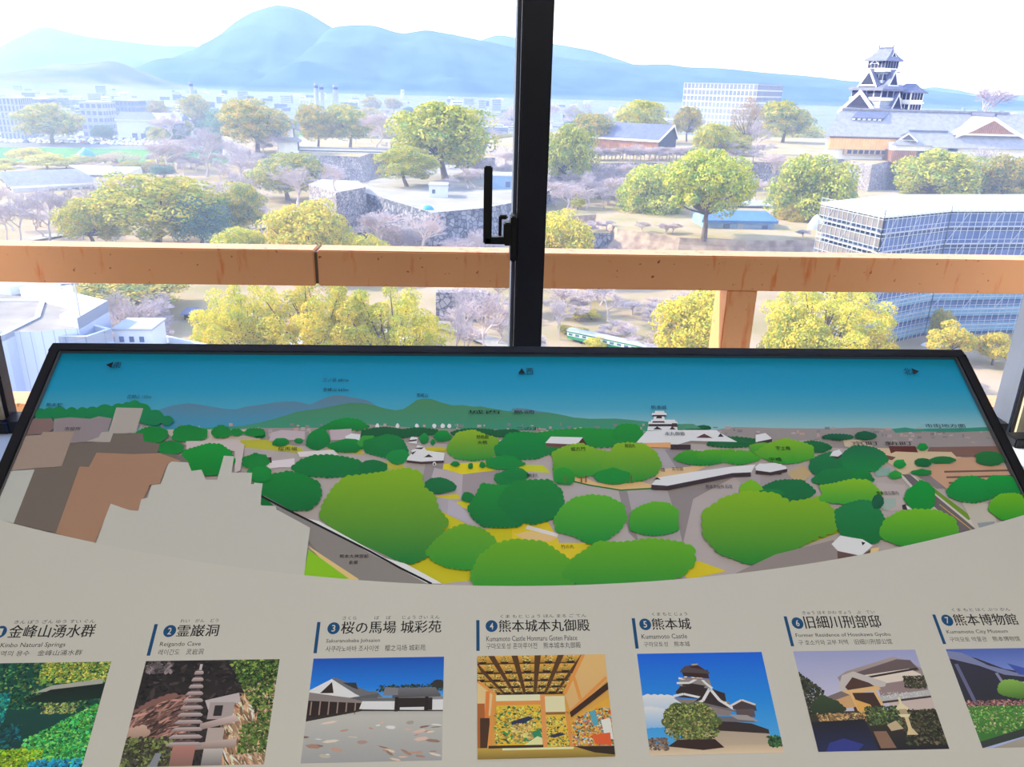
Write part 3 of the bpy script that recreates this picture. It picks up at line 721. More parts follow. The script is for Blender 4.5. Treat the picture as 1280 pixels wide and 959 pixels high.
def keep():
    Y = 515; mp = ext_len(1103, Y)
    base = PY(1094, 137.5, Y); z0 = base.z
    k = mp/.137*.258      # crop pixel (1/3.88 px) in metres relative to the design below
    s = mp/.53*.93
    view = math.atan2(base.x, base.y)
    e = empty('castle_keep', (base.x, base.y, ZB+22), -view-radians(38), 'tall multi-tier castle keep with white gables behind the palace roof', 'castle keep')
    e.scale = (s*.87, s*.87, s); g0 = (z0-(ZB+22))/s
    def tower(name, half, za, zb, dark=True, n=5, band=None):
        m = MB().m(M_conc); m.box(-half, half, -half, half, g0+za, g0+zb)
        o = m.build(name, e)
        hgt = zb-za; b0 = za+hgt*(.28 if band is None else band[0]); b1 = za+hgt*(.78 if band is None else band[1]); bx = []
        for (sx, sy) in ((0, -1), (1, 0)):
            ln = 2*half/n
            for i in range(n):
                a, b = -half+i*ln+ln*.1, -half+(i+1)*ln-ln*.1
                bx.append((a, b, sy*half-.12, sy*half+.12, g0+b0, g0+b1) if sx == 0 else (sx*half-.12, sx*half+.12, a, b, g0+b0, g0+b1))
        each('window', M_dwood, bx, o); return o
    sb = MB().m(M_stone); sb.hull8([(-22, -22, -4), (22, -22, -4), (22, 22, -4), (-22, 22, -4), (-17, -17, g0-3), (17, -17, g0-3), (17, 17, g0-3), (-17, 17, g0-3)]); sb.build('stone_base', e)
    tower('lower_storey', 16.0, -3, 3)
    r = MB().m(M_ktile).roof(16, 16, g0+.8, 3.2, 7.0, 7, th=.9, sag=.10); o = r.build('lower_roof', e)
    gb = MB(); gable(gb, (-3, -17.8, g0), (0, -1, 0), 38, -1.4, 13.4, 14, M_ktile, M_plaster, M_dwood, 1.5); gb.build('front_gable', o)
    gb = MB(); gable(gb, (17.8, 2.5, g0), (1, 0, 0), 15, .2, 12.0, 14, M_ktile, M_plaster, M_dwood, 1.4); gb.build('side_gable', o)
    tower('middle_storey', 14.2, 3.2, 14.2, n=4, band=(.5, .86))
    bb = MB().m(M_plaster).box(-15.0, 15.0, -15, 15, g0+6.4, g0+8.2); bb.build('plaster_band', e)
    r = MB().m(M_ktile).roof(14.2, 14.2, g0+14.0, 2.6, 5.4, 8.5, th=1.4, sag=.08); o = r.build('middle_roof', e)
    gb = MB(); gable(gb, (-1.0, -13.6, g0), (0, -1, 0), 18, 18.0-2.4, 27.0, 12, M_ktile, M_plaster, M_dwood, 1.2); gb.build('front_gable', o)
    gb = MB(); gable(gb, (13.6, -1, g0), (1, 0, 0), 13, 18.0-2.4, 26.4, 10, M_ktile, M_plaster, M_dwood, 1.2); gb.build('side_gable', o)
    tower('upper_storey', 8.0, 17.5, 25.0, n=4)
    m = MB().m(M_plaster).box(-9.6, 9.6, -9.6, 9.6, g0+25, g0+25.9); m.m(M_tiled).box(-9.9, 9.9, -9.9, 9.9, g0+24.6, g0+25)
    m.m(M_plaster).box(-8.6, 8.6, -8.6, 8.6, g0+25.9, g0+27.4); m.build('balcony', e)
    tower('top_storey', 8.0, 25.9, 33.0, n=5, band=(.2, .95))
    r = MB().m(M_ktile).roof(8, 8, g0+32.6, 2.4, 7.6, 6.2, th=.8, sag=.13); o = r.build('top_roof', e)
    m = MB().m(M_tiled).box(-6.6, 6.6, -.45, .45, g0+39.9, g0+41); m.box(-6.8, -6.2, -.3, .3, g0+40.6, g0+42.4); m.box(6.2, 6.8, -.3, .3, g0+40.6, g0+42.6); m.build('ridge_ornament', o)
    gb = MB(); gable(gb, (8.6, 0, g0), (1, 0, 0), 8, 33.6, 38.6, 6, M_ktile, M_plaster, M_dwood, .7); gb.build('side_gable', o)
    gb = MB(); gable(gb, (-1.5, -8.7, g0), (0, -1, 0), 8.5, 30.2, 33.2, 2, M_ktile, M_plaster, M_dwood, .8); gb.build('curved_gable', o)
    # small keep attached on the right
    P2 = PY(1136, 137.5, Y-8)
    s2 = empty('small_castle_keep', (P2.x, P2.y+3, ZB+22), -view-radians(38), 'smaller castle tower tucked against the right side of the keep', 'castle tower'); s2.scale = (s, s, s)
    m = MB().m(M_plaster).box(-6.6, 6.6, -6.6, 6.6, 0, g0+12.5); o = m.build('tower_body', s2)
    bx = []
    for i in range(4):
        a = -6+i*3.05; bx += [(a, a+2.5, -6.72, -6.5, g0+7.4, g0+12), (6.5, 6.72, a, a+2.5, g0+7.4, g0+12), (a, a+2.5, -6.72, -6.5, g0+.5, g0+4.4), (6.5, 6.72, a, a+2.5, g0+.5, g0+4.4)]
    each('window', M_dwood, bx, o)
    MB().m(M_plaster).box(-7.4, 7.4, -7.4, 7.4, g0+5, g0+6).build('balcony', s2)
    r = MB().m(M_ktile).roof(6.6, 6.6, g0+12.4, 1.8, 5.6, 4, th=.7, sag=.1); r.build('tower_roof', s2)
keep()

def slope(mb, a, b, c, d, th=.35):           # roof slab through four points (eave l, eave r, ridge r, ridge l)
    dn = Vector((0, 0, -th)); mb.hull8([Vector(a)+dn, Vector(b)+dn, Vector(c)+dn, Vector(d)+dn, a, b, c, d])

def palace():
    Y0, YR = 432, 447
    El, Rl, Rr = PY(1030, 169.5, Y0), PY(1052, 137.5, YR), PY(1247, 142, YR)
    ze, zr = El.z, (Rl.z+Rr.z)/2; xr = PY(1300, 180, Y0).x; zg = -31
    e = empty('castle_palace', ((El.x+xr)/2, Y0+8, zg), 0, 'long tiled palace with orange boarded wall on the castle rampart', 'palace'); off = Vector(e.location)
    def B(m, name, par=e):
        m.v = [tuple(Vector(p)-off) for p in m.v]; return m.build(name, par)
    bk = lambda d: El.x*(1+d/Y0)+3
    m = MB().m(M_plaster).prism([(El.x+2.5, Y0+2.5), (xr, Y0+2.5), (xr, Y0+28), (bk(28), Y0+28)], zg, ze-.2); body = B(m, 'palace_walls')
    m = MB().m(M_tile)
    slope(m, El, (xr+4, Y0, ze), (xr+4, YR, zr), (Rl.x, YR, zr)); slope(m, (xr+4, Y0+31, ze), (bk(31)-2, Y0+31, ze), (Rl.x, YR, zr), (xr+4, YR, zr)); m.face([(El.x, Y0, ze), (Rl.x, YR, zr), (bk(31)-2, Y0+31, ze)])
    roof = B(m, 'main_roof')
    m = MB().m(M_tile).box(Rl.x-.5, Rr.x+6, YR-.5, YR+.5, zr, zr+1.0).m(M_plaster).box(Rl.x-.6, Rl.x+.2, YR-.7, YR+.7, zr-.6, zr+1.6); B(m, 'roof_ridge', roof)
    # skylight on the roof slope with a row of white openings
    a, b = PY(1066, 151.5, Y0+8), PY(1105, 153, Y0+8)
    def onroof(px, py):                       # point on the roof plane
        d = ray(px, py); n = Vector((0, -(zr-ze), (YR-Y0))); t = (Vector(El)-CAM).dot(n)/d.dot(n); return CAM+d*t
    q = [onroof(1064, 150), onroof(1103, 151.5), onroof(1112, 141), onroof(1072, 140)]
    lift = Vector((0, -.35, .9)); m = MB().m(M_tiled); m.hull8([q[0], q[1], q[2], q[3], q[0]+lift*1.6, q[1]+lift*1.6, q[2]+lift*.6, q[3]+lift*.6])
    m.m(M_plaster)
    for i in range(6):
        t = i/6; p0 = q[0].lerp(q[1], t+.02); p1 = q[0].lerp(q[1], t+.11); m.hull8([p0+Vector((0, -.3, .1)), p1+Vector((0, -.3, .1)), p1+Vector((0, .1, .1)), p0+Vector((0, .1, .1)), p0+Vector((0, -.8, 1.0)), p1+Vector((0, -.8, 1.0)), p1+Vector((0, -.2, 1.0)), p0+Vector((0, -.2, 1.0))])
    B(m, 'roof_skylight', roof)
    # orange boarded wall with dark strip above and pale base below
    xa, xb = PY(1037, 180, Y0+1).x, PY(1121, 180, Y0+1).x
    zt, zb2, zc = PY(1078, 173.5, Y0+1).z, PY(1078, 187, Y0+1).z, PY(1078, 193, Y0+1).z
    m = MB().m(M_wood).box(xa, xb, Y0+1.2, Y0+2.6, zb2, zt).m(M_woodd).box(xa, xb, Y0+1.6, Y0+2.6, zt, ze-.3); B(m, 'orange_board_wall', body)
    m = MB().m(mat('tan_base_boards', (186, 158, 134), .8)).box(PY(1056, 190, Y0).x, PY(1112, 190, Y0).x, Y0+.8, Y0+2.6, zc-.5, zb2+.1)
    x0, x1 = PY(1060, 190, Y0).x, PY(1110, 190, Y0).x
    pb_ = B(m, 'pale_base_wall', body)
    each('opening', M_dwood, [(x0+(x1-x0)*i/7, x0+(x1-x0)*(i+.7)/7, Y0+.6, Y0+.9, zc+.2, zb2-.3) for i in range(7)], pb_, off)
    # porch wing
    Yp = Y0-7
    l, r = PY(1120, 178, Yp), PY(1180, 181, Yp); zt = PY(1145, 181.5, Yp).z; zm = PY(1145, 188.5, Yp).z; zl = PY(1145, 201, Yp).z
    xs = PY(1147, 185, Yp).x; xq = PY(1166, 185, Yp).x
    m = MB().m(M_plaster).box(l.x, xq+14, Yp, Yp+12, zm, zt+1.0).m(M_woodd).box(l.x-1, xs, Yp-.3, Yp+12, zg-.5, zm).m(M_dwood).box(xs, xq, Yp-.2, Yp+12, zg-.5, zm).m(M_plaster).box(xq, xq+24, Yp-.1, Yp+12, zg-.5, zm); wing = B(m, 'porch_walls')
    e0, e1 = PY(1113, 181, Yp-1.5), PY(1190, 179, Yp-1.5); t0, t1 = PY(1137, 164.5, Yp+6), PY(1182, 163, Yp+6)
    m = MB().m(M_tile); slope(m, (e0.x, Yp-1.5, e0.z), (xq+26, Yp-1.5, e0.z), (xq+26, Yp+6, t0.z), (t0.x, Yp+6, t0.z)); slope(m, (xq+26, Yp+14, e0.z), (e0.x, Yp+14, e0.z), (t0.x, Yp+6, t0.z), (xq+26, Yp+6, t0.z))
    m.m(M_tiled).box(t0.x-.4, xq+10, Yp+5.6, Yp+6.4, t0.z, t0.z+.9)
    rf = B(m, 'porch_roof')
    g = MB(); c = PY(1136, 172, Yp-1); gable(g, (c.x, Yp-.5, 0), (-.5, -.86, 0), 10, c.z-1.6, c.z+2.4, 8, M_tile, M_plaster, M_dwood, .6); B(g, 'small_gable', rf)
    # big front gable at the right
    Yg = Y0-6; ap, bl, br = PY(1244, 146, Yg), PY(1201, 169, Yg), PY(1288, 171, Yg)
    zb3 = (bl.z+br.z)/2
    m = MB().m(M_tile); pl = PY(1180, 172, Yg-3); x2 = br.x+12
    slope(m, (pl.x-6, Yg-4, PY(1200, 185, Yg-4).z), (x2, Yg-4, PY(1200, 185, Yg-4).z), (x2, Yg+3, zb3), (pl.x, Yg+3, zb3)); B(m, 'lower_front_roof')
    m = MB().m(M_plaster).box(bl.x-6, x2-2, Yg-1, Yg+20, zg-.5, PY(1200, 184, Yg-1).z); B(m, 'gable_hall_walls')
    g = MB(); cx = ap.x; gable(g, (cx, Yg, 0), (0, -1, 0), (br.x-bl.x), zb3, ap.z, 26, M_tile, M_plaster, M_woodd, 1.5)
    g.m(M_tiled).box(cx-.6, cx+.6, Yg-.3, Yg+26, ap.z, ap.z+1.6); B(g, 'front_gable', roof)
palace()

def gabled_hall(name, Y, e0, e1, r0, r1, dep, label, cat, wallm, roofm, fascia=None, endm=None, zg=None, rdep=None, rz=0.0):
    """hall whose near eave runs e0->e1 (pixels) and ridge r0->r1, both level"""
    A, B_ = PY(*e0, Y), PY(*e1, Y); Yr = Y+(rdep or dep/2); C_, D_ = PY(*r0, Yr), PY(*r1, Yr)
    ze = (A.z+B_.z)/2; zr = (C_.z+D_.z)/2; zg = ground_at((A.x+B_.x)/2, Y+dep/2)-.5 if zg is None else zg
    e = empty(name, ((A.x+B_.x)/2, Y+dep/2, zg), 0, label, cat); off = Vector(e.location)
    def K(m, n, p=e): m.v = [tuple(Vector(q)-off) for q in m.v]; return m.build(n, p)
    e.rotation_euler.z = rz
    ins = .8; x0, x1 = A.x+ins, B_.x-ins
    pr = [(Y+ins, zg), (Y+dep-ins, zg), (Y+dep-ins, ze), (Yr, zr-.4), (Y+ins, ze)]; m = MB().m(wallm); m.v = [(x, q[0], q[1]) for x in (x0, x1) for q in pr]
    for k in range(5): m.f.append((k, 5+k, 5+(k+1) % 5, (k+1) % 5)); m.mi.append(0)
    m.m(endm or wallm)
    for f in ((0, 1, 2, 3, 4), (9, 8, 7, 6, 5)): m.f.append(f); m.mi.append(m.cur)
    walls = K(m, 'walls')
    m = MB().m(roofm); slope(m, (A.x, Y, ze), (B_.x, Y, ze), (D_.x, Yr, zr), (C_.x, Yr, zr)); slope(m, (B_.x, Y+dep, ze), (A.x, Y+dep, ze), (C_.x, Yr, zr), (D_.x, Yr, zr)); roof = K(m, 'roof')
    if fascia:
        m = MB().m(fascia); m.box(A.x, B_.x, Y-.15, Y+.1, ze-.9, ze+.05); m.beam((B_.x+.1, Y, ze-.3), (D_.x+.1, Yr, zr-.3), .3, .9); m.beam((B_.x+.1, Y+dep, ze-.3), (D_.x+.1, Yr, zr-.3), .3, .9); K(m, 'fascia', roof)
    return e, K, (A, B_, C_, D_, ze, zr, zg), walls
e, K_, q, wl = gabled_hall('storehouse', 450, (736, 172), (846, 175), (736, 152), (846, 155), 27, 'long low storehouse with dark roof and white eaves among the trees', 'storehouse', M_woodd, M_tiled, M_plaster, M_dwood, rz=radians(-36))
m = MB().m(M_dwood); a = PY(745, 178, 450).x; b = PY(755, 178, 450).x; m.box(a, b, 450.5, 451, q[6], q[4]-.6); K_(m, 'doorway', wl)
e, K_, q, wl = gabled_hall('long_white_hall', 415, (2, 232), (128, 229), (2, 213), (128, 210), 21, 'long white hall with grey roof and a dark left gable', 'hall', M_white, M_tile, M_plaster, M_white, rz=radians(36))
A = q[0]; each('dark_gable', M_dwood, [(A.x+.6, A.x+.9, 418, 433, q[6]+1, q[4]+.6)], wl, e.location)
x0 = (q[0].x+q[1].x)/2-8
each('window', M_glassd, [(x0+i*5, x0+i*5+3.4, 415.6, 416, q[4]-4.4, q[4]-2) for i in range(6)], wl, e.location)
e, K_, q, wl = gabled_hall('flat_roofed_annex', 398, (113, 222), (156, 216), (86, 210), (139, 203), 24, 'white annex with a pale sloping roof right of the long hall', 'annex', M_white, M_tile, M_tiled, M_white, rdep=22)
m = MB().m(M_glassd); x0 = PY(135, 226, 398).x; x1 = PY(150, 226, 398).x; m.box(x0, x1, 398.5, 398.9, q[4]-5, q[4]-2); K_(m, 'dark_window', wl)

def block(name, px0, px1, pyt, pyb, Y, dep, label, cat, bodym, nx=0, ny=0, winm=None, group=None, zg=None, skew=0.0, wfr=(.68, .55), roofm=None, grid=None):
    """box building seen from the front; window panes as one pattern mesh"""
    A, B_ = PY(px0, pyt, Y), PY(px1, pyt, Y); zt = (A.z+B_.z)/2; zg = ground_at(A.x, Y) if zg is None else zg
    wd = B_.x-A.x; e = empty(name, ((A.x+B_.x)/2, Y, zg), skew, label, cat, group); hh = zt-zg
    b = MB().m(bodym).box(-wd/2, wd/2, 0, dep, 0, hh).build('body', e)
    MB().m(roofm or M_conc).box(-wd/2-.3, wd/2+.3, -.3, dep+.3, hh, hh+.6).build('parapet', e)
    if nx:
        bx = []
        for i in range(nx):
            for j in range(ny):
                cx = -wd/2+wd*(i+.5)/nx; cz = hh*(j+.55)/ny; ww = wd/nx*wfr[0]/2; wh = hh/ny*wfr[1]/2
                bx.append((cx-ww, cx+ww, -.12, .1, cz-wh, cz+wh))
        n2 = max(2, int(dep/(wd/nx))); sd_ = 1 if (skew < -.2 or B_.x < 0) else -1
        for i in range(n2):
            for j in range(ny):
                cy = dep*(i+.5)/n2; cz = hh*(j+.55)/ny; ww = dep/n2*wfr[0]/2; wh = hh/ny*wfr[1]/2
                bx.append((sd_*wd/2-.12, sd_*wd/2+.12, cy-ww, cy+ww, cz-wh, cz+wh))
        each('window', winm or M_glassd, sorted(bx, key=lambda q: -q[4]), b)
    return e
# grid-fronted office block behind the russet tree, turned so that two faces show
M_pane = mat('pale_office_glazing', (138, 146, 162), .4, (122, 132, 150), .1)
block('office_block', 852, 948, 104.5, 150, 900, 78, 'large white office block with a dense grid of windows', 'office building', M_white, 19, 10, M_pane, skew=radians(-40), wfr=(.80, .76))
block('apartment_block', -8, 22, 123, 170, 660, 22, 'grey apartment block with dark stairwells at the far left edge', 'apartment building', M_conc, 6, 6, M_concd, zg=-47, wfr=(.5, .8))
block('apartment_block', 20, 52, 124, 160, 820, 30, 'low dark-roofed block behind the tree among the parked cars', 'apartment building', M_concd, 7, 4, M_glassd, zg=-47)
block('apartment_block', 98, 127, 128.5, 166, 700, 26, 'white block right of the tree among the parked cars', 'apartment building', M_conc, 4, 5, M_concd, zg=-47)
block('apartment_block', 139, 168, 126, 150, 900, 30, 'dark blue-grey slab behind the white gabled hall', 'apartment building', M_concd, 6, 5, M_glassd, zg=-53)
e, K_, q, wl = gabled_hall('white_gabled_hall', 690, (143, 149), (198, 151), (150, 139), (190, 141), 26, 'white gabled hall beyond the car park', 'hall', M_white, M_tiled, M_white, M_white, zg=-47)
x0 = PY(163, 155, 690).x
each('dark_door', M_glassd, [(x0+i*7, x0+i*7+4, 690.5, 690.9, -47, -42) for i in range(3)], wl, e.location)
e, K_, q, wl = gabled_hall('gable_house', 680, (200, 149), (227, 150), (203, 140.5), (223, 142), 22, 'small pale house with a dark front right of the white gabled hall', 'house', M_concd, M_tile, M_plaster, M_concd, zg=-47)
for (a, t, b, lb) in ((396, 104, 408, 'thin white chimney pair, left one, before the mountain foot'), (403, 106, 411, 'thin white chimney pair, right one, before the mountain foot'), (420, 106, 428, 'thick white chimney right of the thin pair'), (241, 102, 246, 'white utility chimney left of the hazy trees')):
    P = PY(a, 128, 1500); zt = PY(a, t, 1500).z; P.z = ZB; wd = 5.0 if 'thick' in lb else 3.6
    m = MB().m(M_conc); m.tube([(0, 0, 0), (0, 0, (zt-ZB)*.5), (0, 0, zt-ZB)], [wd*1.1, wd, wd*.9], 10); m.m(M_concd).tube([(0, 0, zt-ZB-8), (0, 0, zt-ZB-4)], wd*1.0, 10)
    o = m.build('chimney'); o.location = P; tag(o, lb, 'chimney')

# small two-storey turret on its rampart
def turret():
    Y = 500; b = PY(361, 187, Y); s = ext_len(361, Y); b.z = -39
    e = empty('castle_turret', b, radians(8), 'small two-storey white and black castle turret left of the mullion', 'turret')
    hw = 11*s; e.scale = (1.1, 1.1, 1.45)
    m = MB().m(M_plaster).box(-hw, hw, -hw*.8, hw*.8, -1, 10.0*s); o = m.build('lower_storey', e); m = MB().m(M_dwood).box(hw-.2, hw+.25, -hw*.8, hw*.8, 2*s, 9.5*s); m.build('dark_right_face', o)  # dark sheet on the right side only, on both storeys
    MB().m(M_tile).roof(hw, hw*.8, 10*s, 3.4*s, 6*s, hw*.6, th=.5, sag=.1).build('lower_roof', e)
    m = MB().m(M_plaster).box(-hw*.62, hw*.62, -hw*.5, hw*.5, 12*s, 21*s); o = m.build('upper_storey', e); MB().m(M_dwood).box(hw*.60, hw*.66, -hw*.5, hw*.5, 13*s, 20*s).build('dark_right_face', o)
    MB().m(M_tile).roof(hw*.62, hw*.5, 21*s, 2.6*s, 5.6*s, hw*.45, th=.5, sag=.1).build('upper_roof', e)
    # long low wall running right
    a = PY(374, 184, Y+6); c = PY(560, 190, Y+10)
    w = MB().m(M_plaster).box(a.x, c.x, Y+6, Y+7, -39.2, -39+4.6*s).m(M_tile).box(a.x-.3, c.x, Y+5.4, Y+7.6, -39+4.6*s, -39+6.2*s); w.m(M_dwood).box(a.x, c.x, Y+5.8, Y+6, -38.6, -39+2*s)
    tag(w.build('castle_wall'), 'low white wall with tiled coping running right from the turret', 'wall')
turret()

# white hut, cyan tarp and pale sheds on the middle bastion
P = hit(548, 247); s = ext_len(548, P.y)
m = MB().m(M_white).box(-12*s, 12*s, 0, 9, 0, 15*s).m(M_conc).box(-12.6*s, 12.6*s, -.3, 9.3, 15*s, 16*s).m(M_glassd).box(-8*s, -4*s, -.1, .1, 5*s, 10*s)
o = m.build('site_hut'); o.location = P; tag(o, 'white box hut on the paved bastion left of the lever handle', 'hut')
def blob(name, P, rx, ry, rz_, mt, label, cat, seed=1):
    m = MB().m(mt); rows = []
    for i in range(9):
        th = pi/2*i/8; rows.append([(rx*cos(th)*cos(a)*(1+.12*sin(3*a+seed)), ry*cos(th)*sin(a), rz_*sin(th)*(1+.1*cos(2*a+seed))) for a in [2*pi*k/20 for k in range(21)]])
    m.grid(rows); o = m.build(name, smooth=True); o.location = P; return tag(o, label, cat)
P = hit(535, 262); s = ext_len(535, P.y); blob('tarpaulin', P, 7*s, 5*s, 5*s, M_tarp, 'crumpled cyan tarpaulin at the corner of the bastion', 'tarpaulin')
P = hit(108, 200); s = ext_len(108, P.y); blob('tarp_dome', P, 13*s, 10*s, 14*s, M_tarp, 'bright cyan tarp dome on the green embankment', 'tarpaulin', 2)
P = hit(628, 236); s = ext_len(628, P.y); m = MB().m(M_bluew).box(-14*s, 14*s, 0, 10, 0, 16*s).m(M_white).box(-14.6*s, 14.6*s, -.4, 10.4, 16*s, 18*s).m(M_glassd).box(4*s, 10*s, -.1, .1, 2*s, 9*s)
o = m.build('storage_shed'); o.location = P; tag(o, 'pale blue shed behind the black lever handle', 'shed')

# blue shed and grey hut by the scaffold
e, K_, q, wl = gabled_hall('blue_shed', 277, (878, 272), (972, 280), (884, 260), (955, 266), 16, 'long light blue shed with a blue sheet roof behind the broad camphors', 'shed', M_bluew, M_bluer, M_bluer, M_bluew, zg=-44)
x0 = PY(905, 285, 277).x
each('window', M_glassd, [(x0, x0+2.2, 277.4, 277.75, q[4]-3.6, q[4]-1.4), (x0+14, x0+16, 277.4, 277.75, q[4]-3.4, q[4]-1.6)], wl, e.location); each('shed_door', M_conc, [(x0+5, x0+7, 277.4, 277.75, q[4]-4.6, q[4]-1)], wl, e.location)
e, K_, q, wl = gabled_hall('grey_hut', 330, (908, 256), (966, 258), (912, 250), (962, 251), 12, 'grey hut with a pale roof behind the blue shed', 'hut', M_concd, M_conc, None, M_concd, zg=-44)

# white clad building below the window at the left
def clad_building():
    zr = -25.0
    Z = lambda px, py, z=zr: PZ(px, py, z)
    e = empty('clad_building', (0, 0, 0), 0, 'large white metal-clad building with parapet roofs below the left window', 'building')
    org = Z(20, 470); e.location = (org.x, org.y, ZB); off = Vector(e.location)
    def K(m, n, p=e, **k): m.v = [tuple(Vector(q)-off) for q in m.v]; return m.build(n, p, **k)
    def vol(name, pts, zt, z0=ZB, roofdrop=1.4, th=.9, wallm=None, roofm=None, skip=()):
        poly = [(p.x, p.y) for p in pts]; ar = sum(poly[i-1][0]*poly[i][1]-poly[i][0]*poly[i-1][1] for i in range(len(poly)))
        if ar < 0: poly.reverse()
        n = len(poly)
        if ar < 0: skip = [(n-2-i) % n for i in skip]
        m = MB().m(wallm or M_clad)
        for i in range(n):
            j = (i+1) % n; t_ = zt-roofdrop if i in skip else zt; m.face([(*poly[i], z0), (*poly[j], z0), (*poly[j], t_), (*poly[i], t_)])
        w_ = K(m, name)
        m = MB().m(M_white)
        for i in range(n):
            if i in skip: continue
            a, b = Vector(poly[i]), Vector(poly[(i+1) % n]); d = (b-a).normalized(); nn = Vector((-d.y, d.x))*th; e1 = d*th*.5
            q = [a, b, b+nn-e1, a+nn+e1]; m.hull8([(*v, zt-roofdrop-.2) for v in q]+[(*v, zt+.02) for v in q])
        K(m, 'parapet', w_)
        m = MB().m(roofm or M_cladl)
        for t in tessellate_polygon([[Vector((p[0], p[1], 0)) for p in poly]]): m.face([(*poly[k], zt-roofdrop) for k in t])
        K(m, 'roof_deck', w_); return w_
    # far, higher wing with long parapet; near wing; plant box; low roof at right
    vol('upper_wing', [Z(-60, 344), Z(42, 354), Z(134, 376), Z(96, 398), Z(40, 402), Z(-60, 402)], zr, roofdrop=1.2, th=2.6, skip=(3, 4, 5))
    vol('front_wing', [Z(5, 420, -27), Z(62, 391, -27), Z(139, 411, -27), Z(108, 421, -27)], -27, roofdrop=1.3, th=.4)
    vol('left_wing', [Z(-60, 374, -26), Z(57, 374, -26), Z(50, 396, -26), Z(6, 418, -26), Z(-60, 440, -26)], -26, roofdrop=.5, th=.6, roofm=M_white)
    f0, f1, f2 = Z(-60, 421, -27.4), Z(5, 421, -27.4), Z(108, 422, -27.4); f3 = Z(140, 413, -27.4)
    m = MB().m(M_clad)
    for a, b in ((f0, f1), (f1, f2), (f2, f3)): m.face([(a.x, a.y, ZB), (b.x, b.y, ZB), (b.x, b.y, -27.3), (a.x, a.y, -27.3)])
    fw = K(m, 'front_facade')
    v = Z(31, 466, -34); m = MB().m(M_white).box(v.x-.6, v.x+.6, f1.y-.9, f1.y+.3, -34.6, -33.6); K(m, 'vent_hood', fw)
    # plant box with three dark vents
    a, b = Z(144, 425, -29), Z(191, 425, -29); zt = PY(168, 413, a.y).z
    m = MB().m(M_white).box(a.x, b.x, a.y, a.y+4.5, -33, zt).m(M_conc).box(a.x-.2, b.x+.2, a.y-.2, a.y+4.7, zt, zt+.25); pb = K(m, 'plant_box')
    wd = b.x-a.x
    each('dark_vent', M_glassd, [(a.x+wd*(.12+i*.27), a.x+wd*(.24+i*.27), a.y-.1, a.y+.05, zt-1.5, zt-.8) for i in range(3)], pb, off)
    vol('low_wing', [Z(140, 428, -30), Z(192, 416, -30), Z(272, 433, -30), Z(300, 470, -30), Z(110, 470, -30)], -30, roofdrop=.8, th=.4)
    p = Z(92, 352, zr); q_ = Z(100, 395, zr)
    m = MB().m(M_conc).tube([(q_.x, q_.y, zr-2), (q_.x, q_.y, PY(91, 352, q_.y).z)], .09, 6); K(m, 'mast')
clad_building()

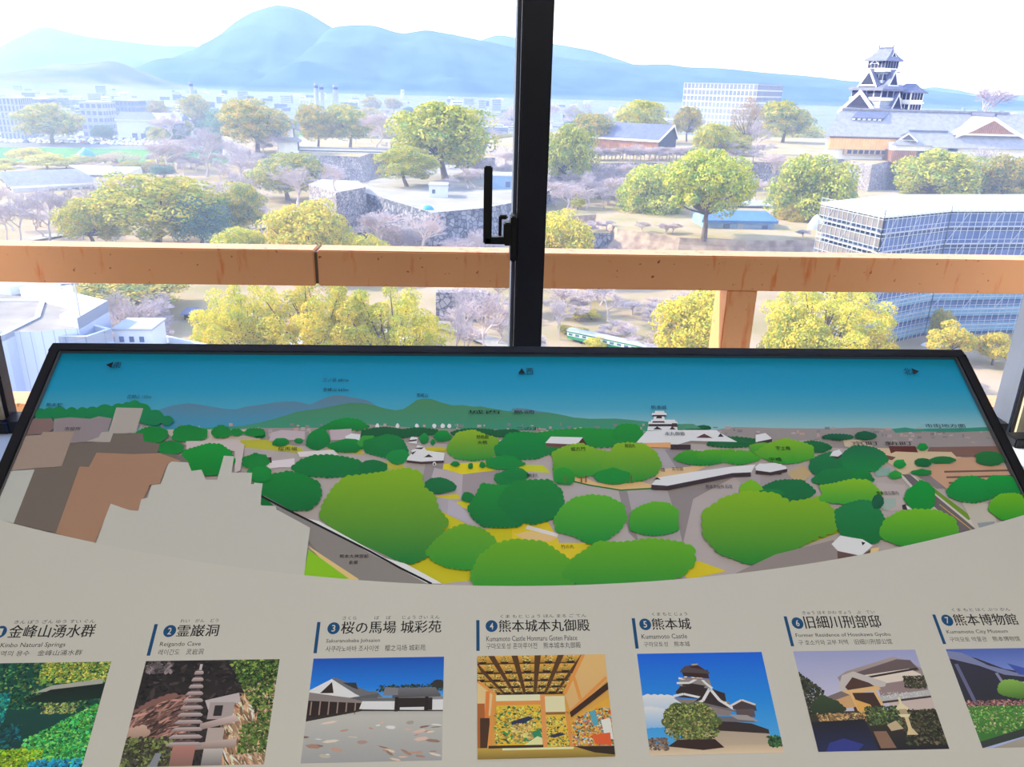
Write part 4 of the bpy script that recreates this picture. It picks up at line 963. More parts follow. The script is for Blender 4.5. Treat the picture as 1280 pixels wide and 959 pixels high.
# building wrapped in scaffolding below the castle
def scaffolded():
    zr = -22.5; Z = lambda px, py, z=zr: PZ(px, py, z)
    c0, c1, c2, c3, c4, c5 = Z(1027, 253), Z(1106, 270), Z(1190, 262), Z(1330, 262), Z(1330, 243), Z(1114, 243)
    pts = [c0, c1, c2, c3, c4, c5]; e = empty('scaffolded_building', (c1.x, c1.y, ZB), 0, 'big building wrapped in scaffolding with a flat white roof', 'building'); off = Vector(e.location)
    def K(m, n, p=e): m.v = [tuple(Vector(q)-off) for q in m.v]; return m.build(n, p)
    poly = [(p.x, p.y) for p in pts]; cx = sum(p[0] for p in poly)/6; cy = sum(p[1] for p in poly)/6
    inn = [(cx+(x-cx)*.955, cy+(y-cy)*.94) for x, y in poly]
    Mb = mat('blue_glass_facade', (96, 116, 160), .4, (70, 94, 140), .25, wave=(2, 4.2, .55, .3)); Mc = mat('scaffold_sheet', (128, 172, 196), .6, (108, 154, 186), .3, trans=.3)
    body = K(MB().m(Mb).prism(inn, ZB, zr-1), 'body')
    m = MB().m(M_white); m.prism(poly, zr-.5, zr); K(m, 'flat_roof')
    Mt = mat('scaffold_tube', (172, 180, 190), .5)
    def side(a, b, name, step, lev, full=True):
        a = Vector((a[0], a[1], 0)); b = Vector((b[0], b[1], 0)); L = (b-a).length; d = (b-a)/L; nrm = Vector((d.y, -d.x, 0)); n = max(2, int(L/step)); tb = MB().m(Mt)
        for i in range(n+1):
            p = a+d*(L*i/n)
            tb.beam(p+Vector((0, 0, ZB)), p+Vector((0, 0, zr+1.2)), .12); tb.beam(p-nrm*1.2+Vector((0, 0, ZB)), p-nrm*1.2+Vector((0, 0, zr)), .1)
        z = zr+1.1
        while z > ZB:
            tb.beam(a+Vector((0, 0, z)), b+Vector((0, 0, z)), .12); z -= lev/2
        for k in range(int((zr-ZB)/lev/2)):
            for i in range(0, n-3, 5):
                p = a+d*(L*i/n); q2 = a+d*(L*(i+3)/n); zz = zr-k*lev*2; tb.beam(p+Vector((0, 0, zz-lev*2)), q2+Vector((0, 0, zz)), .1)
        o = K(tb, name)
        dk = MB().m(mat('scaffold_deck', (180, 182, 192), .7, (160, 164, 178), .4))
        z = zr-lev
        while z > ZB+1:
            dk.hull8([tuple(p+Vector((0, 0, zz))) for zz in (z-.1, z+.16) for p in (a, b, b-nrm*1.3, a-nrm*1.3)]); z -= lev
        K(dk, 'scaffold_deck', o)
        # netting bands; beige on the left side paints in its sunlit tone
        if True:
            sh = MB().m(Mc if full else mat('lit_side_sheet', (124, 116, 114), .8, (104, 100, 104), .3))
            z = zr-(11 if full else .4)
            while z > ZB+2:
                p = a-nrm*.1; q2 = b-nrm*.1; sh.hull8([tuple(v+Vector((0, 0, zz))) for zz in (z-lev*.66, z-lev*.08) for v in (p, q2, q2-nrm*.05, p-nrm*.05)]); z -= lev
            K(sh, 'netting', o)
        return o
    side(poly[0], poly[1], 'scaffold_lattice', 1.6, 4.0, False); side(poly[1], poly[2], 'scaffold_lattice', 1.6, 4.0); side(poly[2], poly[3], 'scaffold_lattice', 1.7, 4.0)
    p = hit(1019, 286); s = ext_len(1019, p.y); blob('covered_pile', p, 11*s, 7*s, 17*s, M_white, 'rounded white sheeted pile left of the scaffold', 'sheeted pile', 3)
scaffolded()
for i, (px, py, r_) in enumerate(((1196, 431, 9), (1180, 436, 12), (1268, 413, 12), (1250, 414, 9), (1158, 432, 8))):
    P = hit(px, py); s = ext_len(px, P.y)
    blob('boulder', P, r_*s, r_*s*.7, r_*.55*s, mat('pale_boulder', (206, 212, 218), .9, (176, 184, 196), .8), ['pale boulder right beside the right shrub group', 'largest pale boulder just above the board corner', 'pale flat boulder touching the window jamb', 'pale boulder second from the window jamb', 'small pale boulder left of the shrubs'][i], 'boulder', i)

# green railway carriage on its short track
def carriage():
    A, B_ = hit(712, 425), hit(836, 452)
    d = (B_-A); d.z = 0; L = d.length; a = math.atan2(d.y, d.x)
    e = empty('railway_carriage', (A+B_)/2, a, 'old green and white railway carriage parked on the lawn', 'railway carriage')
    hgt = ext_len(760, A.y)*17; w_ = hgt*.85
    body = MB().m(M_green).box(-L/2, L/2, -w_/2, w_/2, hgt*.25, hgt*.86).build('body', e)
    m = MB().m(mat('cream_band', (214, 232, 226), .5)).box(-L/2-.03, L/2+.03, -w_/2-.04, w_/2+.04, hgt*.5, hgt*.74); m.build('cream_band', body)
    n = 14
    each('window', M_glassd, [(-L/2+L*(i+.2)/n, -L/2+L*(i+.8)/n, s*w_/2-.07, s*w_/2+.07, hgt*.54, hgt*.72) for s in (-1, 1) for i in range(n)], body)
    rows = []; 
    for k in range(9):
        t = pi*k/8; rows.append([(-L/2-.2, -cos(t)*w_*.55, hgt*.86+sin(t)*hgt*.16), (L/2+.2, -cos(t)*w_*.55, hgt*.86+sin(t)*hgt*.16)])
    m = MB().m(M_conc).grid(rows); m.face([r[0] for r in rows]); m.face([r[1] for r in rows][::-1]); m.build('roof', e)
    for x in (-L*.36, -L*.30, L*.30, L*.36):
        m = MB().m(M_black)
        for s in (-1, 1): m.tube([(x, s*w_*.42, hgt*.13), (x, s*w_*.34, hgt*.13)], hgt*.13, 14)
        m.tube([(x, -w_*.4, hgt*.13), (x, w_*.4, hgt*.13)], .08, 6); m.build('wheel_set', e)
    MB().m(M_black).box(-L*.47, L*.47, -w_*.35, w_*.35, hgt*.2, hgt*.26).build('underframe', e)
    MB().m(M_black).box(-L/2-.5, -L/2, -.3, .3, hgt*.22, hgt*.32).build('coupler', e)
    t = MB().m(M_rust)
    for s in (-1, 1): t.box(-L*.62, L*.6, s*w_*.38-.05, s*w_*.38+.05, -.25, -.02)
    for i in range(30): t.box(-L*.62+i*L*1.22/30, -L*.62+i*L*1.22/30+.25, -w_*.6, w_*.6, -.35, -.2)
    o = t.build('rail_track'); o.location = e.location; o.rotation_euler.z = a; tag(o, 'short rusty track under the green railway carriage', 'railway track')
carriage()

# pavilion
P = hit(242, 398); s = ext_len(242, P.y)
e = empty('garden_pavilion', P, .2, 'small open pavilion with a dark hipped roof among bare trees', 'pavilion')
MB().m(M_tiled).roof(13*s, 9*s, 9*s, 2*s, 7*s, 7*s, th=.2, sag=.1).build('roof', e)
for sx in (-1, 1):
    for sy in (-1, 1): MB().m(M_bark).box(sx*10*s-.15, sx*10*s+.15, sy*7*s-.15, sy*7*s+.15, 0, 9*s).build('post', e)
MB().m(M_bark).box(-9*s, 9*s, -1.2, 1.2, .3, .6).build('bench', e)
# house roof peeping over the railing at the left, white roofs behind the large camphor
e, K_, q, wl = gabled_hall('tiled_house', 150, (56, 362), (80, 364), (60, 354), (76, 356), 6, 'tiny tiled roof behind the white parapet under the railing', 'house', M_plaster, M_tile, None, M_plaster)
for (px, py, wd, ht, lb) in ((505, 428, 34, 9, 'white low roof seen through the open branches of the large camphor'), (375, 432, 26, 9, 'pale low roof under the large yellow camphor right of the clad building')):
    P = hit(px, py+8); s = ext_len(px, P.y); e = empty('low_building', P, .1, lb, 'building')
    MB().m(M_plaster).box(-wd*s, wd*s, 0, 9, 0, ht*s).build('walls', e); MB().m(M_white).box(-wd*s-.4, wd*s+.4, -.4, 9.4, ht*s, ht*s+.5).build('roof', e)
# pale wall and path on the lawn left of the mullion
P0, P1 = hit(545, 400), hit(612, 404)
m = MB().m(M_stone).box(P0.x, P1.x, P0.y, P0.y+2.5, ZB-.5, PY(580, 366, P0.y).z); tag(m.build('retaining_wall'), 'pale ivy-grown retaining wall below the railing left of the mullion', 'wall')
def path(pts, wd, label):
    v = [hit(*p) for p in pts]; rows = []
    for i, p in enumerate(v):
        d = (v[min(i+1, len(v)-1)]-v[max(i-1, 0)]); d.z = 0; d.normalize(); n = Vector((-d.y, d.x, 0)); rows.append([p-n*wd/2+Vector((0, 0, .75)), p+n*wd/2+Vector((0, 0, .75))])
    m = MB().m(M_pale).grid(rows); o = m.build('path'); struct(o)
path([(545, 408), (575, 416), (612, 430), (650, 450)], 5, ''); path([(270, 292), (310, 290), (345, 282), (385, 262)], 5, ''); path([(-20, 308), (20, 304), (70, 296), (110, 292)], 7, '')
path([(-20, 262), (40, 270), (90, 268), (130, 258)], 8, '')

# car park: rows of small cars
CARM = [mat('car_white', (244, 244, 246), .35), mat('car_silver', (206, 212, 222), .35), mat('car_dark', (70, 80, 104), .35), mat('car_red', (196, 96, 96), .35), mat('car_blue', (120, 150, 200), .35)]
def car_mesh(mt):
    m = MB().m(mt); m.hull8([(-2.1, -.85, .3), (2.1, -.85, .3), (2.1, .85, .3), (-2.1, .85, .3), (-2.05, -.8, .95), (2.0, -.8, .85), (2.0, .8, .85), (-2.05, .8, .95)])
    m.hull8([(-1.7, -.78, .95), (1.0, -.78, .9), (1.0, .78, .9), (-1.7, .78, .95), (-1.35, -.66, 1.5), (.45, -.66, 1.5), (.45, .66, 1.5), (-1.35, .66, 1.5)])
    m.m(M_glassd); m.box(-1.2, .35, -.8, .8, 1.05, 1.32); m.m(M_black)
    for x in (-1.3, 1.3):
        for y in (-.86, .66): m.tube([(x, y, .32), (x, y+.2, .32)], .32, 10)
    o = m.build('car'); me = o.data; bpy.data.objects.remove(o); return me
CARS = [car_mesh(c) for c in CARM]
CN = ['white', 'silver', 'dark', 'red', 'blue']
def cars():
    # rows run across the view at the top of the green embankment
    n = 0
    for row, Y in enumerate((632, 640, 650, 664, 674, 690, 702, 720, 736, 756)):
        x = -420
        while x < -205:
            x += rnd.uniform(3.0, 4.6)
            px = proj((x, Y, -47))[0]
            if not (-6 < px < 236) or not inside((x, Y), TERR[-1][0]) or rnd.random() < .18 or n > 285: continue
            if 52 < px < 84 and 655 < Y < 700: continue
            k = rnd.choices(range(5), (60, 22, 10, 3, 5))[0]
            o = bpy.data.objects.new('car', CARS[k]); COL.objects.link(o); o.location = (x, Y, -47); o.rotation_euler.z = pi/2+rnd.uniform(-.06, .06)+(pi if rnd.random() < .5 else 0)
            tag(o, '%s car parked in the crowded car park at the far left' % CN[k], 'car', '%s cars in the car park' % CN[k]); n += 1
cars()
# the city on the plain: small distant buildings
def city():
    ms = []
    for k in range(6):
        m = MB().m([M_conc, M_plaster, M_concd][k % 3]); h_ = [7, 10, 14, 22, 30, 9][k]; m.box(-8, 8, -6, 6, 0, h_).m(M_conc).box(-8.4, 8.4, -6.4, 6.4, h_, h_+.6).m(M_glassd)
        for j in range(max(1, int(h_/3.6))): m.box(-7.2, 7.2, -6.1, -5.9, 1+j*3.5, 2.6+j*3.5); m.box(7.9, 8.1, -5, 5, 1+j*3.5, 2.6+j*3.5)
        o = m.build('distant_building'); ms.append(o.data); bpy.data.objects.remove(o)
    for i in range(230):
        px = rnd.uniform(-30, 1010) if i % 8 else rnd.uniform(1200, 1300); Y = rnd.choice((1, 1.4, 2))*rnd.uniform(950, 1900); x = PY(px, 130, Y).x
        o = bpy.data.objects.new('distant_building', ms[rnd.choices(range(6), (6, 6, 4, 2, 1, 6))[0]]); COL.objects.link(o); o.location = (x, Y, ZB-.6); o.rotation_euler.z = rnd.uniform(-.5, .5); o.scale = (rnd.uniform(.7, 2.0), 1, rnd.uniform(.7, 1.2))
        tag(o, 'small hazy building on the plain below the mountains', 'building', 'distant city buildings')
city()
plant_trees(); plant_bare()

# ------------------------------------------------------------------ the information board
TILT = radians(31.315)
BP0 = Vector((-.66, 1.231, 1.0945)); BD = Vector((0, -cos(TILT), -sin(TILT))); BN = Vector((0, -sin(TILT), cos(TILT)))
BW, BH = 1.5, .735
board = empty('information_board', (BP0.x+BW/2, .95, 0), 0, 'tilted viewing-deck panel with a printed panorama and photo captions', 'information board')
BO = Vector(board.location)
def uv(px, py):
    d = ray(px, py); P = CAM+d*((BP0-CAM).dot(BN)/d.dot(BN))-BP0
    return P.x, P.dot(BD)
def bp(u, v, h=0.0): return BP0+Vector((1, 0, 0))*u+BD*v+BN*h-BO
PRINT_L = .60                     # how bright white paper reads here; print colours are divided by it to get reflectance
def ink(c): return tuple(min(.92, lin(x)/PRINT_L) for x in c)
def bbox(m, u0, u1, v0, v1, h0, h1):
    m.hull8([bp(u0, v1, h0), bp(u1, v1, h0), bp(u1, v0, h0), bp(u0, v0, h0), bp(u0, v1, h1), bp(u1, v1, h1), bp(u1, v0, h1), bp(u0, v0, h1)])
M_paper = mat('panel_print_paper', (223, 219, 206), .55, (220, 216, 204), 3, spec=.25)
PAPER = (180, 174, 164)
m = MB().m(M_paper); bbox(m, .004, BW-.004, .004, BH-.004, -.018, 0); m.build('panel_face', board)
fr = MB().m(M_black); FW = .0155
bbox(fr, 0, BW, 0, FW, -.022, .008); bbox(fr, 0, BW, BH-FW, BH, -.022, .008); bbox(fr, 0, FW, FW, BH-FW, -.022, .008); bbox(fr, BW-FW, BW, FW, BH-FW, -.022, .008)
fr.build('frame', board, bev=.0015)
trim_ = MB().m(mat('frame_inner_edge', (120, 116, 116), .35, metal=.5))
for a in ((FW, BW-FW, FW, FW+.0015), (FW, FW+.0015, FW, BH-FW), (BW-FW-.0015, BW-FW, FW, BH-FW)): bbox(trim_, *a, .0, .0062)
trim_.build('frame_inner_trim', board)
for x in (.28, 1.22):
    lg = MB().m(M_black); lg.hull8([tuple(Vector((x-.03+a, y, 0))+Vector((BP0.x, 0, 0))-BO) for a, y in ((0, .80), (.06, .80), (.06, 1.02), (0, 1.02))]+[tuple(bp(x-.03+a, v, -.022)) for a, v in ((0, .45), (.06, .45), (.06, .2), (0, .2))]); lg.build('leg', board, bev=.004)

class Print:
    """flat printed picture: coloured polygons in paint order, each a hair above the last"""
    def __init__(s, xf, h0, dh=1.5e-5): s.xf = xf; s.h = h0; s.dh = dh; s.v = []; s.f = []; s.c = []
    def poly(s, pts, c, c2=None, span=None, stops=None, keep=False):
        """c at the top of the shape, c2 at the bottom (printed gradient)"""
        if not keep: s.h += s.dh
        ys = [p[1] for p in pts]; y0, y1 = span or (min(ys), max(ys)); i = len(s.v)
        for p in pts:
            u, v = s.xf(*p); s.v.append(tuple(bp(u, v, s.h)))
            if c2 is None: s.c.append(ink(c)+(1,))
            else:
                t = min(1, max(0, (p[1]-y0)/max(1e-9, y1-y0))); a, b = ink(c), ink(c2); s.c.append(tuple(a[k]+(b[k]-a[k])*t for k in range(3))+(1,))
        for t in tessellate_polygon([[Vector((p[0], -p[1], 0)) for p in pts]]):
            t = list(t); a, b, d = (pts[k] for k in t)
            if (b[0]-a[0])*(-(d[1]-a[1]))+(b[1]-a[1])*(d[0]-a[0]) < 0: t.reverse()
            s.f.append(tuple(i+k for k in t))
        return s
    def rect(s, x0, y0, x1, y1, c, c2=None, **k): return s.poly([(x0, y0), (x1, y0), (x1, y1), (x0, y1)], c, c2, **k)
    def vgrad(s, x0, x1, stops):
        s.h += s.dh
        for (ya, ca), (yb, cb) in zip(stops, stops[1:]): s.poly([(x0, ya), (x1, ya), (x1, yb), (x0, yb)], ca, cb, keep=True)
        return s
    def line(s, pts, wd, c):
        s.h += s.dh
        for (a, b) in zip(pts, pts[1:]):
            dx, dy = b[0]-a[0], b[1]-a[1]; l = math.hypot(dx, dy) or 1; nx, ny = -dy/l*wd/2, dx/l*wd/2
            s.poly([(a[0]+nx, a[1]+ny), (b[0]+nx, b[1]+ny), (b[0]-nx, b[1]-ny), (a[0]-nx, a[1]-ny)], c, keep=True)
        return s
    def scallop(s, pts, size, c, c2=None, seed=0, **k):
        """outline made of leafy bumps"""
        r = random.Random(seed*7919+int(pts[0][0]*13)); out = []; n = len(pts)
        area = sum(pts[i-1][0]*pts[i][1]-pts[i][0]*pts[i-1][1] for i in range(n))
        sg = 1 if area > 0 else -1
        for i in range(n):
            a, b = pts[i], pts[(i+1) % n]; L = math.hypot(b[0]-a[0], b[1]-a[1]); kk = max(1, int(L/size+.5))
            for q in range(kk):
                p0 = (a[0]+(b[0]-a[0])*q/kk, a[1]+(b[1]-a[1])*q/kk); p1 = (a[0]+(b[0]-a[0])*(q+1)/kk, a[1]+(b[1]-a[1])*(q+1)/kk)
                dx, dy = p1[0]-p0[0], p1[1]-p0[1]; bl = r.uniform(.28, .5); nx, ny = dy*sg, -dx*sg
                for t in (0, .25, .5, .75):
                    h = sin(pi*t)*bl*.55; out.append((p0[0]+dx*t+nx*h, p0[1]+dy*t+ny*h))
        return s.poly(out, c, c2, **k)
    def blob(s, cx, cy, rx, ry, c, c2=None, size=None, seed=0, flat=.75, **k):
        r = random.Random(seed+int(cx*31+cy*17)); n = 12; pts = []
        for i in range(n):
            a = 2*pi*i/n; q = r.uniform(.84, 1.1); y = sin(a)
            if y > 0: y *= flat
            pts.append((cx+rx*cos(a)*q, cy+ry*y*q))
        return s.scallop(pts, size or max(rx, ry)*.15, c, c2, seed, **k)
    def speckle(s, x0, y0, x1, y1, n, size, cols, seed=0, asp=1.0, inside_fn=None, ang=None, mul=6.0):
        r = random.Random(seed); s.h += s.dh; n = int(n*mul); size = size*.62*sqrt(2.6/mul)*1.1
        for i in range(n):
            x, y = r.uniform(x0, x1), r.uniform(y0, y1)
            if inside_fn and not inside_fn(x, y): continue
            q = size*r.uniform(.35, 1.25); a0 = r.uniform(0, 6) if ang is None else ang+r.gauss(0, .25); c = r.choice(cols); kk = r.uniform(.62, 1.32); c = ink(tuple(min(255, v*kk) for v in c))+(1,)
            sx, sy = q*asp*r.uniform(.8, 1.3), q*r.uniform(.35, .8)/max(1, asp*.6); s.h += s.dh*.004; k = len(s.v)
            for j in range(6):
                t = -2*pi*j/6; dx, dy = sx*cos(t)*r.uniform(.75, 1.2), sy*sin(t)*r.uniform(.75, 1.2)
                u, v = s.xf(x+dx*cos(a0)-dy*sin(a0), y+dx*sin(a0)+dy*cos(a0)); s.v.append(tuple(bp(u, v, s.h))); s.c.append(c)
            s.f.append(tuple(range(k, k+6)))
        s.h += s.dh
        return s
    def build(s, name, parent):
        m = MB(); m.v, m.f = s.v, s.f; m.mi = [0]*len(s.f); m.mats = [print_mat('panel_print_ink')]
        return m.build(name, parent, color=s.c)
D_ = 3.094
def c1(*p): return [(x/3.688, 430+y/3.688) for x, y in p]
def c2(*p): return [(320+x/D_, 430+y/D_) for x, y in p]
def c3(*p): return [(640+x/D_, 430+y/D_) for x, y in p]
def c4(*p): return [(950+x/3.306, 430+y/3.306) for x, y in p]
def uvc(px, py):
    u, v = uv(px, py); return min(BW-.0152, max(.0152, u)), max(.0152, v)
PN = Print(uvc, .0002)
G1, G2 = (108, 152, 22), (30, 122, 40)          # light trees
K1, K2 = (14, 122, 48), (8, 96, 46)            # dark trees
PN.vgrad(-60, 1340, [(430, (0, 118, 152)), (455, (4, 122, 156)), (485, (24, 130, 162)), (512, (62, 142, 164)), (534, (122, 164, 168)), (560, (140, 168, 168))])
PN.poly(c1((690, 330), (730, 305), (760, 294), (800, 283), (870, 274), (920, 280), (980, 290), (1040, 300), (1090, 302), (1130, 290), (1190, 283))+c2((0, 238), (40, 232), (70, 227), (110, 224), (150, 222), (210, 235), (260, 212), (290, 203), (320, 199), (350, 203), (400, 212), (430, 218), (460, 235), (500, 260), (540, 300), (540, 340), (0, 340))+c1((700, 400)), (84, 110, 126), (50, 130, 160))
PN.poly(c2((-300, 330), (-60, 318), (20, 303), (70, 290), (120, 275), (160, 262), (250, 250), (300, 240), (360, 228), (410, 228), (450, 236), (500, 250), (540, 257), (570, 252), (590, 240), (620, 218), (645, 212), (680, 214), (720, 228), (760, 238), (800, 237), (840, 243), (870, 242), (900, 248), (960, 258), (1000, 262))+c3((0, 250), (40, 252), (60, 256), (100, 260), (140, 265), (200, 276), (240, 285), (300, 290), (400, 289), (470, 295), (530, 302), (560, 312), (600, 318), (640, 310), (690, 312), (720, 322), (760, 332), (760, 352), (-10, 352))+c2((-300, 352)), (66, 116, 76), (52, 128, 104), span=(494, 545))
PN.poly(c3((-10, 258), (20, 248), (60, 252), (110, 262), (140, 266), (80, 266)), (84, 110, 126))
# hazy town band
town = [(x, y) for x, y in c2((-330, 345), (0, 325), (250, 325), (440, 312), (620, 325), (1000, 335))]+c3((120, 335), (420, 330), (620, 345), (790, 332), (860, 322), (1000, 325))+c4((0, 348), (250, 350), (420, 346), (560, 352), (940, 350), (1100, 352), (1100, 470), (0, 470))
PN.poly(town+c3((0, 400))+c2((0, 440))+c1((300, 460)), (134, 126, 124))
rr = random.Random(5)
PN.h += PN.dh
for i in range(260):
    x = rr.uniform(10, 1240); base = 540+rr.uniform(-8, 6) if x < 900 else 538+rr.uniform(-2, 16)
    w_ = rr.uniform(1.5, 7); h_ = rr.uniform(1.2, 4.2); g = rr.choice(((150, 138, 136), (122, 116, 118), (160, 146, 142), (110, 108, 112), (166, 134, 126)))
    PN.h += 4e-7; PN.rect(x, base-h_, x+w_, base, g, keep=True)
PN.poly(c4((545, 352), (600, 346), (640, 352), (760, 350), (860, 348), (940, 344), (945, 360), (800, 366), (680, 362), (560, 368)), (48, 122, 104))
# mid ground
PN.poly(c2((-330, 400), (0, 395), (300, 395), (560, 380), (1000, 400))+c3((0, 390), (500, 380), (1020, 400))+c4((0, 400), (240, 400), (300, 430), (1100, 470), (1100, 1000), (-1100, 1000))+[(300, 760), (180, 640), (180, 560)], (158, 148, 146))
PN.poly(c1((740, 395), (1200, 395), (1200, 470), (860, 470)), (176, 164, 152))
for p, c in ((c2((-60, 372), (60, 372), (180, 405), (180, 425), (-60, 400)), (164, 162, 52)), (c2((270, 405), (400, 395), (420, 430), (300, 420)), (170, 156, 60)), (c2((500, 455), (580, 470), (560, 490), (510, 485)), (160, 156, 60)),
             (c2((640, 405), (800, 405), (800, 425), (640, 412)), (176, 160, 20)), (c2((730, 465), (930, 455), (930, 500), (800, 505), (700, 478)), (206, 182, 30)), (c2((690, 590), (790, 580), (790, 600), (720, 600)), (186, 176, 40)), (c2((780, 610), (830, 605), (820, 640), (770, 625)), (186, 176, 40)),
             (c2((700, 640), (800, 690), (860, 720), (1021, 700), (1021, 830), (840, 915), (700, 930), (560, 840)), (176, 168, 24)), (c3((0, 465), (120, 470), (150, 500), (0, 490)), (170, 176, 40)), (c3((0, 715), (110, 660), (140, 690), (180, 760), (330, 760), (240, 860), (200, 850), (0, 780)), (192, 172, 34)), (c3((640, 860), (720, 840), (830, 880), (680, 912)), (188, 170, 30)), (c4((200, 690), (330, 690), (330, 780), (140, 850)), (150, 146, 30))):
    PN.poly(p, c)
PN.poly(c3((10, 738), (60, 725), (180, 745), (150, 765), (60, 762)), (200, 166, 110)); PN.poly(c3((60, 702), (180, 735), (175, 748), (52, 716)), (196, 190, 190))
# stone walls in the picture
for p, c in ((c2((580, 465), (655, 470), (640, 545), (575, 500)), (150, 142, 140)), (c2((655, 465), (725, 462), (720, 500), (640, 545)), (132, 124, 126)), (c2((690, 480), (800, 505), (795, 600), (760, 560), (670, 545)), (162, 152, 154)), (c2((800, 505), (945, 488), (930, 560), (795, 600)), (140, 130, 132)), (c2((695, 592), (745, 600), (740, 660), (700, 640)), (152, 146, 152)), (c2((745, 600), (790, 625), (860, 712), (740, 660)), (160, 154, 164)),
             (c3((70, 492), (170, 520), (420, 568), (440, 640), (480, 770), (180, 770), (180, 600), (110, 560)), (158, 150, 150)), (c3((412, 570), (445, 570), (490, 770), (450, 730)), (126, 120, 120)), (c3((445, 568), (600, 565), (650, 690), (660, 775), (490, 775)), (150, 144, 146)), (c3((600, 565), (860, 515), (700, 600), (660, 775), (640, 690)), (126, 118, 118)), (c3((520, 410), (590, 410), (650, 490), (560, 490)), (150, 144, 148)), (c3((590, 410), (700, 410), (690, 480), (640, 490)), (130, 122, 126)), (c3((860, 515), (1021, 500), (1021, 590), (940, 600)), (148, 140, 142)), (c3((965, 510), (1010, 505), (1021, 560), (985, 580)), (122, 114, 118)),
             (c4((0, 520), (110, 540), (210, 545), (160, 600), (0, 610)), (142, 132, 134)), (c4((110, 535), (180, 500), (215, 540), (160, 585)), (168, 146, 108)), (c4((480, 575), (600, 585), (600, 690), (510, 690)), (164, 154, 150)), (c4((300, 480), (345, 470), (400, 530), (350, 540)), (172, 160, 156))):
    PN.poly(p, c)
PN.poly(c3((170, 515), (300, 545), (420, 565), (540, 558), (540, 545), (480, 530), (330, 540), (250, 505)), (206, 164, 116)); PN.line(c3((170, 517), (300, 548), (420, 567), (540, 560)), 1.6, (30, 104, 40))
PN.poly(c3((520, 490), (640, 480), (760, 470), (700, 500), (560, 520)), (204, 166, 124))
# right side: flats, roads, low tan buildings
PN.poly(c4((430, 430), (830, 440), (830, 470), (700, 500), (590, 545), (540, 500)), (186, 164, 134)); PN.poly(c4((340, 395), (410, 400), (480, 430), (440, 440), (350, 425)), (178, 164, 142))
PN.poly(c4((530, 424), (640, 424), (652, 450), (560, 446), (540, 454)), (84, 42, 40)); PN.poly(c4((700, 428), (980, 424), (1000, 470), (810, 468), (790, 448), (690, 446)), (112, 84, 76))
PN.poly(c4((810, 472), (905, 472), (905, 500), (1010, 505), (1060, 620), (960, 640), (780, 602), (710, 590), (695, 510)), (176, 138, 112))
for y in (530, 553, 576): PN.line(c4((760+(y-530)*.4, y), (1040, y-6)), 2.2, (96, 74, 66))
PN.poly(c4((450, 445), (560, 470), (545, 482), (470, 470)), (96, 66, 58)); PN.poly(c4((640, 540), (700, 545), (770, 600), (730, 600)), (120, 110, 112))
PN.poly(c4((585, 541), (618, 541), (900, 772), (826, 792)), (96, 88, 92)); PN.poly(c4((618, 541), (640, 548), (930, 760), (900, 775)), (182, 174, 164)); PN.poly(c4((640, 552), (720, 600), (880, 720), (860, 730)), (96, 130, 40))
PN.line(c4((740, 665), (880, 775)), .8, (200, 160, 60)); PN.poly(c4((575, 545), (590, 545), (640, 600), (820, 770), (810, 790), (760, 750)), (180, 174, 166))
PN.poly(c4((828, 650), (965, 665), (975, 742), (890, 770), (850, 690)), (170, 164, 152)); PN.poly(c4((895, 742), (970, 735), (965, 750), (905, 762)), (130, 134, 138))
PN.poly(c4((470, 515), (535, 515), (540, 545), (475, 550)), (118, 150, 140)); PN.poly(c4((500, 640), (560, 640), (560, 670), (520, 690), (495, 680)), (140, 156, 150)); PN.poly(c4((590, 668), (630, 675), (628, 690), (588, 686)), (214, 212, 210)); PN.poly(c4((585, 668), (600, 664), (608, 688), (588, 686)), (50, 44, 48))
# trees, far to near
def T2(x, y, rx, ry, a=K1, b=K2, f=c2, **k):
    (cx, cy), = f((x, y)); s_ = 3.306 if f is c4 else D_ if f is not c1 else 3.688
    PN.blob(cx, cy, rx/s_, ry/s_, a, b, **k)
PN.scallop(c2((242, 330), (300, 300), (350, 288), (400, 296), (440, 322), (400, 335)), 6, (18, 128, 48), (12, 104, 44))
for x in (470, 548, 622, 690, 722, 748): PN.blob(*c2((x, 320))[0], 2.4, 3.2, (214, 210, 206), size=1.5)
for a in ((-60, 455, 1), (15, 352, 1)): pass
for x, y, rx, ry in ((500, 350, 110, 26), (620, 345, 90, 18), (840, 345, 90, 18), (960, 350, 80, 18)): T2(x, y, rx, ry, (22, 84, 48), (18, 78, 44), size=4)
PN.poly(c2((60, 345), (100, 335), (190, 340), (190, 372), (50, 378)), (168, 154, 156)); PN.poly(c2((285, 335), (370, 330), (370, 372), (290, 375)), (166, 150, 154)); PN.poly(c2((345, 360), (370, 348), (405, 352), (400, 376), (350, 376)), (206, 200, 196))
for x, y, rx, ry in ((15, 352, 24, 20), (95, 385, 33, 20), (240, 378, 53, 46), (165, 378, 16, 12), (350, 400, 72, 30), (20, 455, 36, 26)): T2(x, y, rx, ry)
for x, y, rx, ry in ((290, 372, 230, 42), (450, 350, 64, 38)): T2(x, y, rx, ry, (26, 128, 44), (20, 112, 44), c3, size=7)
T2(432, 385, 38, 30, (50, 136, 48), (40, 124, 50)); T2(505, 405, 92, 50, (20, 112, 50), (12, 98, 50)); T2(548, 442, 44, 33, (22, 124, 54), (16, 112, 52))
T2(650, 372, 18, 24, (26, 130, 54)); T2(722, 362, 34, 26, (16, 130, 48)); T2(684, 384, 10, 14)
PN.poly(c2((930, 385), (960, 365), (1000, 365), (950, 400), (930, 410)), (200, 192, 188)); PN.poly(c2((640, 402), (720, 400), (740, 415), (640, 420)), (172, 160, 40))
